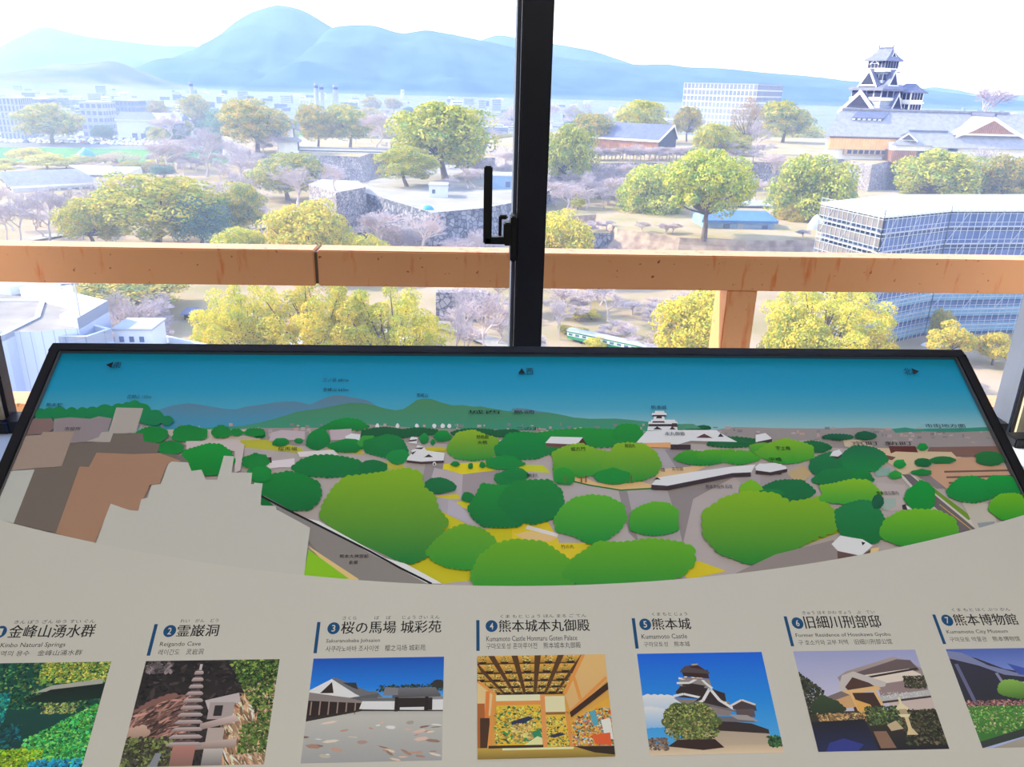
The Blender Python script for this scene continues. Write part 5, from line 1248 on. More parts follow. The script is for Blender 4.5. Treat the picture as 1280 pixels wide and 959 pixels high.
PN.poly(c2((160, 420), (300, 412), (320, 432), (170, 440)), (196, 188, 184)); PN.poly(c2((60, 455), (150, 445), (150, 480), (90, 480), (0, 492), (0, 470)), (196, 186, 188)); PN.poly(c2((-5, 450), (60, 440), (62, 462), (50, 462)), (70, 40, 40))
T2(840, 402, 112, 64, (124, 156, 26), (26, 120, 46)); T2(985, 412, 62, 50); T2(40, 405, 110, 62, (14, 122, 50), (10, 104, 50), c3); T2(285, 482, 138, 56, (12, 110, 46), (12, 100, 48)); T2(455, 487, 56, 36, (16, 100, 50))
T2(200, 410, 80, 42, (30, 118, 50), (20, 100, 50), c3)
# storehouse and castle in the picture
PN.poly(c3((130, 388), (250, 392), (252, 404), (132, 400)), (96, 62, 60)); PN.poly(c3((250, 394), (272, 366), (288, 390), (286, 402), (250, 404)), (72, 42, 42)); PN.poly(c3((128, 386), (150, 361), (274, 364), (250, 392)), (214, 206, 206))
T2(860, 385, 120, 24, (26, 92, 50), (20, 84, 48), c3, size=5); T2(740, 326, 32, 9, (12, 80, 50), (12, 80, 50), c3, size=3); PN.poly(c3((640, 320), (660, 312), (700, 312), (730, 330), (640, 334)), (70, 128, 100))
WH, BK = (216, 206, 202), (52, 42, 46)
PN.poly(c3((480, 384), (520, 340), (640, 336), (790, 336), (800, 345), (870, 382), (690, 378), (640, 392), (500, 386)), WH); PN.poly(c3((500, 386), (612, 384), (612, 404), (510, 402)), (196, 146, 96)); PN.poly(c3((612, 392), (690, 392), (690, 411), (612, 411)), BK)
PN.poly(c3((710, 366), (742, 350), (775, 367)), (84, 52, 54)); PN.poly(c3((795, 362), (805, 348), (818, 362)), BK); PN.poly(c3((940, 375), (965, 358), (1000, 372), (1000, 385), (945, 388)), WH); PN.poly(c3((945, 384), (1005, 382), (1005, 390), (950, 392)), BK)
for x0, x1, y0, y1, c in ((522, 640, 322, 338, WH), (528, 636, 312, 322, BK), (525, 640, 303, 313, WH), (535, 632, 296, 304, WH), (545, 590, 284, 296, WH), (556, 580, 283, 291, BK), (542, 595, 276, 284, BK), (538, 598, 270, 278, WH), (550, 590, 262, 271, WH), (615, 640, 310, 324, BK), (541, 590, 302, 308, BK)):
    PN.poly(c3((x0, y1), (x0+3, y0), (x1-3, y0), (x1, y1)), c)
PN.poly(c3((545, 334), (560, 322), (580, 334)), BK); PN.poly(c3((608, 334), (618, 322), (632, 334)), BK)
# turret in the picture
PN.poly(c2((582, 455), (588, 440), (605, 425), (600, 415), (618, 408), (625, 395), (650, 402), (660, 415), (730, 425), (725, 455), (640, 462)), (206, 198, 194)); PN.poly(c2((582, 453), (640, 459), (726, 454), (726, 462), (640, 467), (584, 461)), (60, 40, 44)); PN.poly(c2((620, 405), (650, 403), (640, 411), (612, 408)), BK); PN.poly(c2((650, 442), (668, 430), (685, 441)), BK); PN.poly(c2((600, 424), (620, 418), (606, 432)), BK)
PN.poly(c2((590, 385), (600, 362), (625, 365), (622, 390)), (206, 198, 196)); PN.poly(c2((592, 376), (622, 372), (622, 378), (592, 382)), BK); PN.blob(*c2((690, 468))[0], 2.2, 2.6, (226, 222, 220), size=1.5); PN.blob(*c2((690, 469))[0], 1, 1.3, (20, 20, 20), size=1)
# long white-roofed gallery
T2(720, 448, 96, 34, (60, 140, 30), (14, 112, 44), c3, size=5); T2(800, 440, 90, 30, (80, 148, 24), (20, 120, 44), c3, size=5); T2(880, 446, 76, 30, (76, 148, 28), (26, 124, 44), c3, size=5)
PN.poly(c3((538, 548), (562, 520), (700, 498), (850, 478), (940, 470), (922, 503), (850, 503), (600, 552)), (218, 212, 210)); PN.poly(c3((538, 548), (600, 552), (850, 503), (922, 500), (922, 516), (850, 518), (600, 569), (538, 567)), BK); PN.poly(c3((548, 528), (560, 519), (574, 528)), BK)
PN.poly(c3((935, 482), (955, 466), (1040, 468), (1040, 498), (970, 492)), (218, 212, 210)); PN.poly(c3((960, 496), (975, 490), (1040, 496), (1040, 508), (970, 506)), BK)
PN.poly(c4((-20, 510), (0, 500), (60, 495), (105, 510), (110, 522), (40, 536), (-20, 528)), (214, 208, 206)); PN.poly(c4((-20, 526), (40, 534), (110, 520), (110, 532), (45, 546), (-20, 540)), BK)
# right-hand groves
T2(320, 390, 64, 15, (20, 84, 56), (16, 78, 52), c4, size=4); T2(430, 384, 48, 20, (20, 84, 56), (16, 78, 52), c4, size=4)
PN.poly(c4((-20, 380), (20, 372), (45, 392), (45, 410), (-20, 418)), (214, 204, 204)); PN.poly(c4((-20, 410), (48, 396), (48, 410), (-20, 424)), BK); T2(10, 440, 60, 30, (90, 150, 34), (26, 124, 44), c4)
T2(215, 432, 84, 28, (18, 96, 50), (14, 84, 48), c4); T2(105, 456, 128, 58, (112, 158, 28), (30, 130, 40), c4); T2(290, 514, 92, 62, (24, 108, 60), (14, 92, 54), c4); T2(430, 484, 96, 66, (24, 96, 62), (18, 116, 56), c4)
PN.poly(c4((285, 468), (298, 448), (325, 440), (338, 458), (320, 474)), WH); PN.poly(c4((285, 466), (320, 470), (336, 458), (336, 466), (318, 480)), BK)
T2(330, 565, 130, 44, (22, 110, 56), (14, 96, 52), c4); T2(415, 552, 42, 26, (18, 116, 50), (14, 104, 50), c4); T2(110, 616, 112, 52, (18, 100, 54), (14, 92, 50), c4); T2(555, 548, 30, 20, (40, 140, 50), (30, 124, 50), c4)
T2(575, 502, 26, 22, (16, 134, 54), (12, 116, 50), c4); T2(670, 432, 22, 18, (16, 128, 50), (12, 110, 50), c4); T2(670, 496, 40, 20, (14, 96, 50), (12, 88, 48), c4); T2(750, 486, 58, 16, (24, 104, 54), (20, 96, 50), c4); T2(665, 536, 44, 14, (22, 118, 50), (18, 104, 48), c4); T2(950, 480, 64, 34, (30, 104, 50), (22, 92, 50), c4)
T2(880, 612, 112, 62, (14, 136, 56), (10, 110, 48), c4); T2(1000, 600, 80, 56, (14, 136, 54), (10, 110, 48), c4); T2(660, 645, 64, 74, (12, 132, 50), (10, 116, 44), c4)
# centre groves
T2(960, 468, 76, 30, (18, 124, 50), (14, 110, 48)); T2(985, 530, 64, 42, (18, 116, 52), (14, 104, 50)); T2(10, 510, 60, 26, (18, 116, 52), (14, 104, 50), c3)
T2(190, 470, 0.1, 0.1); T2(265, 465, 122, 74, (116, 156, 26), (22, 124, 44), c3); T2(200, 520, 46, 40, (40, 132, 40), (14, 116, 44), c3); T2(455, 470, 112, 96, (118, 156, 26), (18, 120, 44), c3); T2(390, 520, 70, 34, (22, 124, 44), (14, 114, 44), c3)
for x in (206, 268, 285, 460): PN.line(c3((x, 512), (x, 540)), 1.6, (120, 70, 50))
T2(710, 556, 66, 34, (18, 100, 52), (14, 90, 50)); T2(770, 470, 18, 12); T2(830, 478, 10, 14); T2(875, 474, 12, 14)
T2(130, 582, 146, 94, (14, 116, 44), (6, 92, 44)); T2(820, 600, 30, 24, (18, 110, 50), (12, 100, 50)); T2(945, 640, 132, 102, (26, 124, 46), (4, 96, 46)); T2(80, 620, 130, 100, (24, 116, 46), (6, 96, 48), c3)
T2(300, 682, 138, 104, (80, 154, 36), (6, 116, 46), c3, flat=.85); T2(548, 692, 100, 80, (84, 154, 34), (10, 118, 44), c3); T2(920, 570, 46, 40, (104, 158, 26), (96, 150, 26), c3); T2(1000, 585, 50, 20, (20, 112, 50), (14, 100, 50), c3)
PN.scallop(c2((300, 560), (345, 520), (430, 510), (540, 492), (580, 485), (635, 500), (650, 560), (690, 590), (705, 640), (745, 690), (725, 720), (728, 760), (690, 790), (660, 830), (600, 855), (520, 832), (470, 812), (420, 790), (350, 752), (290, 710), (245, 670), (262, 620)), 8, (116, 156, 22), (8, 104, 44), seed=3)
PN.scallop(c4((-150, 640), (-60, 615), (60, 622), (120, 660), (180, 650), (250, 640), (290, 680), (320, 720), (310, 780), (240, 800), (150, 850), (100, 870), (30, 920), (-60, 910), (-170, 870), (-235, 800), (-240, 700)), 10, (116, 158, 24), (14, 112, 40), seed=4)
T2(372, 625, 138, 62, (116, 164, 28), (40, 134, 44), c4); T2(415, 750, 116, 108, (26, 112, 60), (6, 96, 46), c4); T2(482, 662, 26, 36, (20, 84, 60), (16, 76, 52), c4); T2(650, 775, 176, 100, (100, 162, 28), (20, 122, 40), c4); T2(1040, 690, 96, 68, (96, 158, 26), (30, 132, 36), c4)
# bottom row
PN.poly(c4((-120, 960), (60, 875), (300, 815), (330, 900), (0, 960)), (128, 118, 114)); PN.poly(c4((292, 832), (328, 796), (375, 805), (420, 812), (462, 838), (412, 882), (318, 860)), (208, 204, 200)); PN.poly(c4((315, 860), (412, 880), (462, 850), (470, 890), (318, 900)), (88, 66, 62)); PN.poly(c4((415, 822), (432, 826), (420, 838)), (40, 34, 38)); PN.poly(c4((455, 850), (490, 845), (480, 870), (450, 872)), (206, 170, 120))
T2(800, 810, 140, 100, (92, 146, 30), (30, 124, 40)); PN.scallop(c2((830, 900), (860, 830), (920, 780), (1000, 760), (1110, 770), (1200, 830), (1250, 900), (1200, 960), (850, 960)), 9, (94, 150, 24), (34, 126, 40), seed=5)
PN.scallop(c3((190, 900), (240, 830), (330, 770), (430, 772), (540, 758), (640, 770), (700, 790), (705, 850), (660, 900), (560, 930), (300, 960)), 9, (88, 150, 26), (24, 120, 40), seed=6)
# road, rail line and big buildings at the lower left
PN.poly(c2((30, 590), (210, 690), (480, 812), (720, 930), (700, 960), (340, 960), (200, 760)), (122, 116, 112)); PN.poly(c2((200, 680), (245, 690), (380, 765), (500, 832), (580, 855), (700, 920), (720, 932), (660, 930), (440, 812)), (206, 198, 194)); PN.line(c2((20, 592), (120, 645), (240, 705), (440, 806), (560, 872), (680, 932)), 2.6, (14, 14, 18))
PN.poly(c2((200, 785), (225, 800), (400, 915), (350, 930)), (204, 170, 112)); PN.poly(c2((205, 800), (360, 912), (180, 925)), (118, 170, 24))
PN.scallop(c1((170, 318), (210, 308), (250, 304), (310, 310), (360, 310), (450, 300), (520, 294), (570, 284), (600, 276), (650, 279), (700, 312), (760, 340), (805, 362), (690, 378), (640, 350), (500, 345), (430, 358), (400, 342), (330, 350), (290, 362), (245, 345), (170, 345)), 14, (20, 116, 58), (18, 108, 70))
for x in (1040, 870): pass
for x, y, rx, ry in ((700, 430, 80, 44), (790, 490, 62, 40), (880, 425, 90, 44), (1020, 415, 44, 34), (1092, 416, 34, 18), (1180, 416, 52, 20), (1180, 550, 64, 40)): T2(x, y, rx, ry, (18, 112, 46), (16, 116, 46), c1, size=4)
PN.poly(c1((860, 455), (1090, 450), (1130, 470), (1110, 590), (1085, 600), (1085, 500), (960, 490), (862, 492)), (176, 164, 160)); T2(960, 545, 124, 88, (16, 132, 44), (4, 110, 40), c1); T2(1200, 610, 60, 40, (16, 124, 48), (10, 110, 46), c1)
for p, c in (((((130, 352), (245, 350), (258, 392), (222, 420), (110, 428))), (116, 94, 92)), ((((255, 352), (330, 345), (420, 352), (460, 340), (520, 350), (500, 412), (440, 456), (330, 462), (250, 410)), (128, 118, 120))), (((540, 300), (664, 303), (630, 417), (524, 420), (512, 460), (402, 457), (460, 436), (472, 414), (506, 410)), (154, 146, 138)),
             (((90, 430), (195, 426), (202, 412), (346, 412), (290, 570), (30, 590)), (144, 126, 114)), (((20, 592), (166, 585), (70, 832), (-120, 812), (-60, 720)), (168, 168, 160)), (((330, 462), (512, 459), (526, 419), (662, 419), (668, 456), (742, 466), (730, 510), (840, 520), (880, 560), (420, 600), (270, 880), (68, 834), (168, 578), (290, 572)), (102, 92, 84)),
             (((450, 508), (620, 515), (740, 510), (838, 546), (775, 562), (740, 652), (695, 656), (640, 778), (600, 772), (515, 744), (440, 930), (262, 880), (372, 572), (415, 574)), (148, 114, 92))):
    PN.poly(c1(*p), c)
PN.poly(c1((445, 930), (490, 806), (515, 743), (600, 773), (642, 776), (655, 722), (685, 716), (702, 658), (745, 652), (778, 562), (795, 549), (870, 553), (886, 592), (932, 586), (952, 632), (1004, 634), (1035, 522), (1082, 525), (1070, 600), (1165, 600), (1160, 652), (1210, 650), (1204, 752))+c2((15, 630), (78, 632), (82, 646), (211, 716), (184, 930))+c1((900, 1060)), (172, 170, 160))
PN.poly(c2((-5, 542), (28, 545), (16, 630), (-8, 630)), (172, 170, 160))
PN.h += .0001
arc = []
for i in range(61):
    u = BW*i/60; arc.append((u, .4155-.110*((u-.75)/.75)**2))
hA = PN.h+2e-5; ar = MB().m(M_paper)
for a, b in zip(arc, arc[1:]): ar.face([bp(a[0], BH-.01, hA), bp(b[0], BH-.01, hA), bp(b[0], b[1], hA), bp(a[0], a[1], hA)])
PN.build('panorama_print', board); ar.build('caption_sheet', board)
HT = hA+4e-5

# lettering -----------------------------------------------------------------
M_ink = mat('black_ink', (28, 27, 30), .6); M_blueink = mat('blue_ink', (18, 82, 128), .55); M_whiteink = mat('white_ink', (226, 220, 208), .6); M_greyink = mat('grey_ink', (62, 60, 62), .6)
def glyphs(text, thin=0.0):
    c = bpy.data.curves.new('lettering', 'FONT'); c.body = text; c.size = 1; c.offset = thin; c.resolution_u = 2; c.fill_mode = 'FRONT'
    o = bpy.data.objects.new('lettering', c); COL.objects.link(o); dg = bpy.context.evaluated_depsgraph_get()
    me = bpy.data.meshes.new_from_object(o.evaluated_get(dg)); v = [tuple(q.co) for q in me.vertices]; f = [tuple(p.vertices) for p in me.polygons]
    bpy.data.objects.remove(o); bpy.data.curves.remove(c); bpy.data.meshes.remove(me); return v, f
def lettering(name, text, box, mt, parent, serif=0.0, h=HT, thin=0.0, extra=None):
    """box: u0, u1, v top, v bottom"""
    v, f = glyphs(text, thin)
    if not v: return None
    a = np.array(glyphs(text)[0]) if thin else np.array(v); mn = a.min(0); mx = a.max(0); u0, u1, v0, v1 = box
    m = MB().m(mt); su = (u1-u0)/(mx[0]-mn[0]); sv = (v1-v0)/(mx[1]-mn[1])
    for k, dx in enumerate((0,) if serif == 0 else (-serif, 0, serif)):
        off = len(m.v)
        m.v += [tuple(bp(u0+(p[0]-mn[0])*su+dx, v1-(p[1]-mn[1])*sv, h+k*3e-6)) for p in v]
        m.f += [tuple(i+off for i in q) for q in f]; m.mi += [0]*len(f)
    return m.build(name, parent)
def pbox(x0, y0, x1, y1):
    ym = (y0+y1)/2; u0, _ = uv(x0, ym); u1, _ = uv(x1, ym); xm = (x0+x1)/2; return (u0, u1, uv(xm, y0)[1], uv(xm, y1)[1])
Q = 3.703
CAPS = [
 (0, (None, 339), (50, 305, 445, 365), (75, 282, 445, 300), (10, 388, 308, 415), (-95, 424, 385, 450), (8, 339), '金峰山湧水群', 'きん ぽう ざん ゆう すい ぐん', 'Kinbo Natural Springs', '긴포 지역의 용수　金峰山涌水群', '1'),
 (0, None, (825, 305, 1015, 360), (840, 278, 1015, 295), (745, 384, 933, 410), (738, 418, 945, 445), (790, 335), '霊巌洞', 'れい　がん　どう', 'Reigando Cave', '레이간도　灵岩洞', '2'),
 (320, None, (397, 288, 858, 345), (403, 264, 850, 281), (327, 370, 575, 392), (325, 400, 785, 428), (361, 322), '桜の馬場 城彩苑', 'さくら　　　 ば　 ば　　じょう さい えん', 'Sakuranobaba Johsaien', '사쿠라노바바 조사이엔　樱之马场 城彩苑', '3'),
 (320, None, (1124, 281, 1542, 337), (1130, 257, 1527, 273), (1066, 356, 1485, 380), (1066, 388, 1502, 416), (1090, 312), '熊本城本丸御殿', 'くま もと じょう ほん まる ご てん', 'Kumamoto Castle Honmaru Goten Palace', '구마모토성 혼마루어전　熊本城本丸御殿', '4'),
 (640, None, (645, 275, 823, 328), (645, 248, 808, 264), (597, 348, 807, 370), (607, 383, 820, 407), (614, 304), '熊本城', 'くま もと じょう', 'Kumamoto Castle', '구마모토성　熊本城', '5'),
 (950, None, (200, 262, 552, 322), (190, 240, 525, 257), (160, 343, 598, 365), (172, 373, 605, 398), (169, 298), '旧細川刑部邸', 'きゅう ほそ かわ ぎょう　ぶ　てい', 'Former Residence of Hosokawa Gyobu', '구 호소카와 교부 저택　旧细川刑部公馆', '6'),
 (950, None, (890, 255, 1182, 308), (880, 228, 1150, 243), (857, 328, 1140, 350), (870, 360, 1195, 383), (860, 285), '熊本博物館', 'くま もと はく ぶつ かん', 'Kumamoto City Museum', '구마모토 박물관　熊本博物馆', '7'),
]
PU0, PPITCH, PWD, PV0, PV1 = .0690, .2016, .1605, .5074, .6265
for i, (ox, _, tb, rb, eb, kb, bc, title, read, eng, kor, num) in enumerate(CAPS):
    bar = MB().m(M_blueink); u0 = PU0+PPITCH*i-.001
    bbox(bar, u0, u0+.0042, .4612, .5008, HT-2e-5, HT)
    bar = bar.build('caption_bar', board)
    cv = lambda b: pbox(ox+b[0]/Q, 700+b[1]/Q, ox+b[2]/Q, 700+b[3]/Q)
    cu, cv_ = uv(ox+bc[0]/Q, 700+bc[1]/Q)
    bd = MB().m(M_blueink); bd.face([bp(cu+0.0077*cos(-2*pi*k/28), cv_+0.0077*sin(-2*pi*k/28), HT) for k in range(28)]); bd = bd.build('number_badge', bar)
    lettering('badge_numeral', num, (cu-.0022, cu+.0022, cv_-.0042, cv_+.0042), M_whiteink, bd, h=HT+2e-5, thin=.01)
    lettering('title_text', title, cv(tb), M_ink, bar, serif=.00022); lettering('reading_text', read, cv(rb), M_greyink, bar)
    lettering('english_text', eng, cv(eb), M_ink, bar); lettering('translation_text', kor, cv(kb), M_greyink, bar)
# direction marks and place names on the panorama (printed words)
for text, px, py, ht, wd in (('◀南', 143, 458, 8, 19), ('▲西', 657, 466, 8, 19), ('北▶', 1138, 466, 8, 19)): lettering('direction_mark', text, pbox(px-wd/2, py-ht/2, px+wd/2, py+ht/2), M_ink, board)
for text, px, py, wd in (('花岡山 132m', 175, 498, 30), ('熊本駅', 69, 508, 20), ('金峰山 665m', 420, 489, 32), ('三ノ岳 681m', 420, 477, 32), ('荒尾山', 528, 496, 14), ('熊本城', 823, 511, 19), ('本丸御殿', 843, 544, 25), ('飯田丸', 787, 559, 13), ('竹の丸', 709, 685, 16), ('櫓', 828, 589, 5), ('天守閣', 846, 588, 14), ('熊本市役所 石垣', 898, 610, 33), ('長塀', 442, 705, 11), ('熊本大神宮前', 443, 697, 36), ('市役所', 92, 538, 20), ('野鳥園', 603, 548, 15), ('大楠', 603, 555, 12), ('熊本城公園内', 1108, 618, 27), ('市街地方面', 1180, 534, 50), ('京町', 1080, 556, 34), ('新町', 1122, 556, 34), ('城西', 605, 517, 40), ('島崎', 655, 517, 26), ('桜馬場', 360, 563, 24), ('二の丸', 660, 538, 30), ('櫨方門', 722, 563, 18), ('数寄屋丸', 665, 596, 14), ('宇土櫓', 978, 562, 18), ('平櫓', 968, 576, 16)):
    lettering('place_name', text, pbox(px-wd/2, py-2.4, px+wd/2, py+2.4), M_ink, board)

# the seven printed photographs (unit square, y down) --------------------------
def photo(i, fn):
    u0 = PU0+PPITCH*i
    def xf(x, y): return u0+min(1, max(0, x))*PWD, PV0+min(1, max(0, y))*(PV1-PV0)
    p = Print(xf, HT, 4e-6); fn(p); return p.build('photo_print', board)
def ph1(p):
    p.rect(0, 0, 1, 1, (14, 66, 58), (6, 52, 50))
    p.speckle(0, 0, 1, .45, 260, .035, [(20, 84, 50), (40, 100, 60), (14, 60, 50), (90, 120, 60), (8, 50, 46)], 1)
    p.speckle(0, .3, .35, .7, 200, .04, [(14, 128, 120), (30, 150, 130), (10, 90, 100), (10, 70, 80)], 2)
    p.speckle(.0, .6, .5, 1, 200, .045, [(6, 60, 70), (10, 84, 90), (16, 70, 60), (6, 44, 56)], 3)
    p.speckle(.5, 0, 1, .2, 160, .03, [(150, 160, 60), (180, 170, 80), (110, 140, 60), (80, 120, 50)], 4)
    p.poly([(.62, .23), (.98, .17), (.98, .22), (.66, .28), (.5, .30)], (150, 150, 140)); p.poly([(.62, .27), (1, .215), (1, .36), (.7, .40), (.45, .38)], (14, 26, 24), (10, 40, 36))
    p.speckle(.6, .4, .85, .5, 40, .025, [(110, 140, 70), (70, 90, 60), (150, 150, 90)], 6)
    p.speckle(.55, .42, 1, .95, 420, .035, [(70, 160, 60), (40, 140, 60), (110, 180, 80), (20, 110, 60), (60, 170, 90)], 7, inside_fn=lambda x, y: y > 1.15-.75*x)
    p.speckle(.3, .82, .7, 1, 120, .03, [(120, 160, 20), (90, 140, 30), (150, 170, 40)], 8)
    p.speckle(.62, .92, .98, 1, 26, .04, [(20, 130, 180), (30, 150, 190), (20, 110, 140)], 9); p.speckle(0, .45, .2, .65, 30, .06, [(20, 150, 160), (40, 170, 170)], 10)
def pagoda(p, x, y0, y1, n, w0, w1):
    for k in range(n):
        t = k/(n-1); y = y0+(y1-y0)*t; w_ = w0+(w1-w0)*t; xx = x-(t*.0)
        p.rect(xx-w_*.55, y-.028, xx+w_*.55, y, (86, 74, 74)); p.poly([(xx-w_, y+.012), (xx-w_*.75, y-.012), (xx+w_*.75, y-.012), (xx+w_, y+.008), (xx+w_*.9, y+.024), (xx-w_*.9, y+.026)], (176, 160, 158), (120, 104, 104))
def ph2(p):
    p.rect(0, 0, 1, 1, (30, 26, 30), (44, 38, 36)); p.speckle(0, 0, 1, 1, 160, .05, [(34, 30, 34), (24, 22, 26), (50, 42, 44)], 9, asp=1.6)
    p.scallop([(0, .50), (.10, .40), (.24, .33), (.36, .36), (.40, .5), (.36, .66), (.2, .70), (.0, .78)], .05, (120, 84, 78), (96, 68, 62)); p.speckle(0, .34, .42, .78, 150, .05, [(128, 92, 84), (104, 74, 68), (84, 60, 58), (150, 112, 100), (60, 46, 46)], 1, asp=2.2, ang=-.7, inside_fn=lambda x, y: y > .52-.5*x)
    p.scallop([(.0, .66), (.10, .62), (.16, .70), (.08, .78), (0, .78)], .04, (180, 150, 132), (130, 104, 92)); p.speckle(.02, .02, .2, .12, 12, .05, [(110, 98, 100), (70, 64, 68)], 2, asp=1.5)
    p.scallop([(.74, .40), (.84, .26), (1, .2), (1, 1), (.66, 1), (.70, .7)], .05, (170, 136, 106), (150, 118, 96)); p.speckle(.66, .26, 1, 1, 240, .05, [(196, 158, 126), (150, 120, 92), (210, 176, 146), (120, 92, 72), (176, 130, 100)], 4, asp=2.4, ang=1.1, inside_fn=lambda x, y: x > 1.02-.40*y-.1)
    p.speckle(.62, 0, 1, .62, 300, .035, [(74, 104, 44), (44, 74, 36), (114, 132, 60), (30, 52, 30)], 3, inside_fn=lambda x, y: x > .62+y*.5 and y < .62); p.speckle(.80, .62, 1, .9, 70, .035, [(90, 110, 50), (60, 84, 40)], 12)
    p.speckle(0, .74, .34, 1, 150, .04, [(74, 84, 46), (104, 114, 62), (60, 56, 50), (44, 42, 38)], 5)
    p.poly([(.50, .4), (.74, .33), (.76, .42), (.54, .5)], (170, 160, 160)); p.rect(.54, .42, .72, .58, (150, 138, 136)); p.rect(.58, .45, .64, .55, (40, 36, 40))
    p.poly([(.50, .62), (.74, .54), (.78, .60), (.5, .68)], (190, 170, 165), (130, 110, 105)); p.rect(.56, .66, .68, .80, (160, 146, 140)); p.poly([(.48, .80), (.78, .76), (.78, .84), (.5, .86)], (180, 160, 150), (120, 104, 100)); p.rect(.56, .85, .70, 1, (170, 164, 158), (110, 104, 104))
    pagoda(p, .415, .12, .80, 11, .035, .13); p.line([(.42, .04), (.42, .10)], .02, (170, 160, 158)); p.rect(.34, .82, .50, 1, (160, 110, 100), (120, 90, 84)); p.poly([(.2, 1), (.23, .88), (.27, .88), (.26, 1)], (120, 124, 132))
def ph3(p):
    p.vgrad(0, 1, [(0, (10, 70, 160)), (.3, (20, 110, 196)), (.45, (80, 150, 210))])
    p.vgrad(0, 1, [(.40, (120, 120, 122)), (.58, (168, 166, 160)), (1, (142, 142, 142))])
    p.speckle(.5, .28, 1, .34, 40, .03, [(30, 44, 34), (40, 60, 40)], 1); p.blob(.96, .28, .05, .05, (40, 40, 40), size=.02)
    p.poly([(0, .32), (.17, .2), (.42, .36), (.42, .42), (0, .42)], (206, 208, 210)); p.poly([(.08, .35), (.16, .24), (.18, .35)], (40, 30, 30)); p.poly([(.15, .205), (.19, .20), (.44, .34), (.50, .34), (.55, .40), (.40, .40), (.34, .36)], (96, 96, 100)); p.poly([(.24, .25), (.34, .25), (.36, .32), (.32, .30)], (40, 44, 48))
    p.poly([(0, .34), (.20, .38), (.42, .42), (.42, .46), (0, .42)], (120, 112, 110)); p.poly([(0, .42), (.42, .455), (.40, .52), (.0, .60)], (36, 24, 24)); 
    for k in range(6): p.rect(.02+k*.065, .43, .03+k*.065, .56, (130, 110, 100))
    p.poly([(.30, .40), (.52, .36), (.50, .44), (.42, .44)], (80, 82, 86)); p.poly([(.40, .43), (.68, .44), (.68, .53), (.38, .51)], (220, 220, 220)); p.poly([(.38, .405), (.68, .41), (.68, .44), (.40, .435)], (90, 92, 96))
    p.poly([(.62, .36), (.66, .31), (.94, .31), (.98, .38), (.98, .40), (.62, .41)], (100, 100, 104), (70, 70, 74)); p.rect(.66, .41, .92, .53, (34, 26, 26)); p.rect(.68, .50, .86, .53, (190, 190, 190)); p.rect(.92, .43, 1, .53, (200, 200, 198)); p.rect(.64, .40, .665, .54, (24, 20, 20)); p.rect(.865, .40, .89, .54, (24, 20, 20)); p.poly([(.56, .30), (.66, .31), (.66, .38), (.55, .38)], (110, 110, 116)); p.poly([(.0, .585), (.4, .515), (1, .535), (1, .545), (.4, .53), (0, .62)], (40, 34, 34))
    p.speckle(0, .62, 1, 1, 46, .022, [(190, 150, 130), (200, 180, 160), (170, 140, 130), (206, 196, 180)], 5, asp=1.8, ang=0, mul=.9)
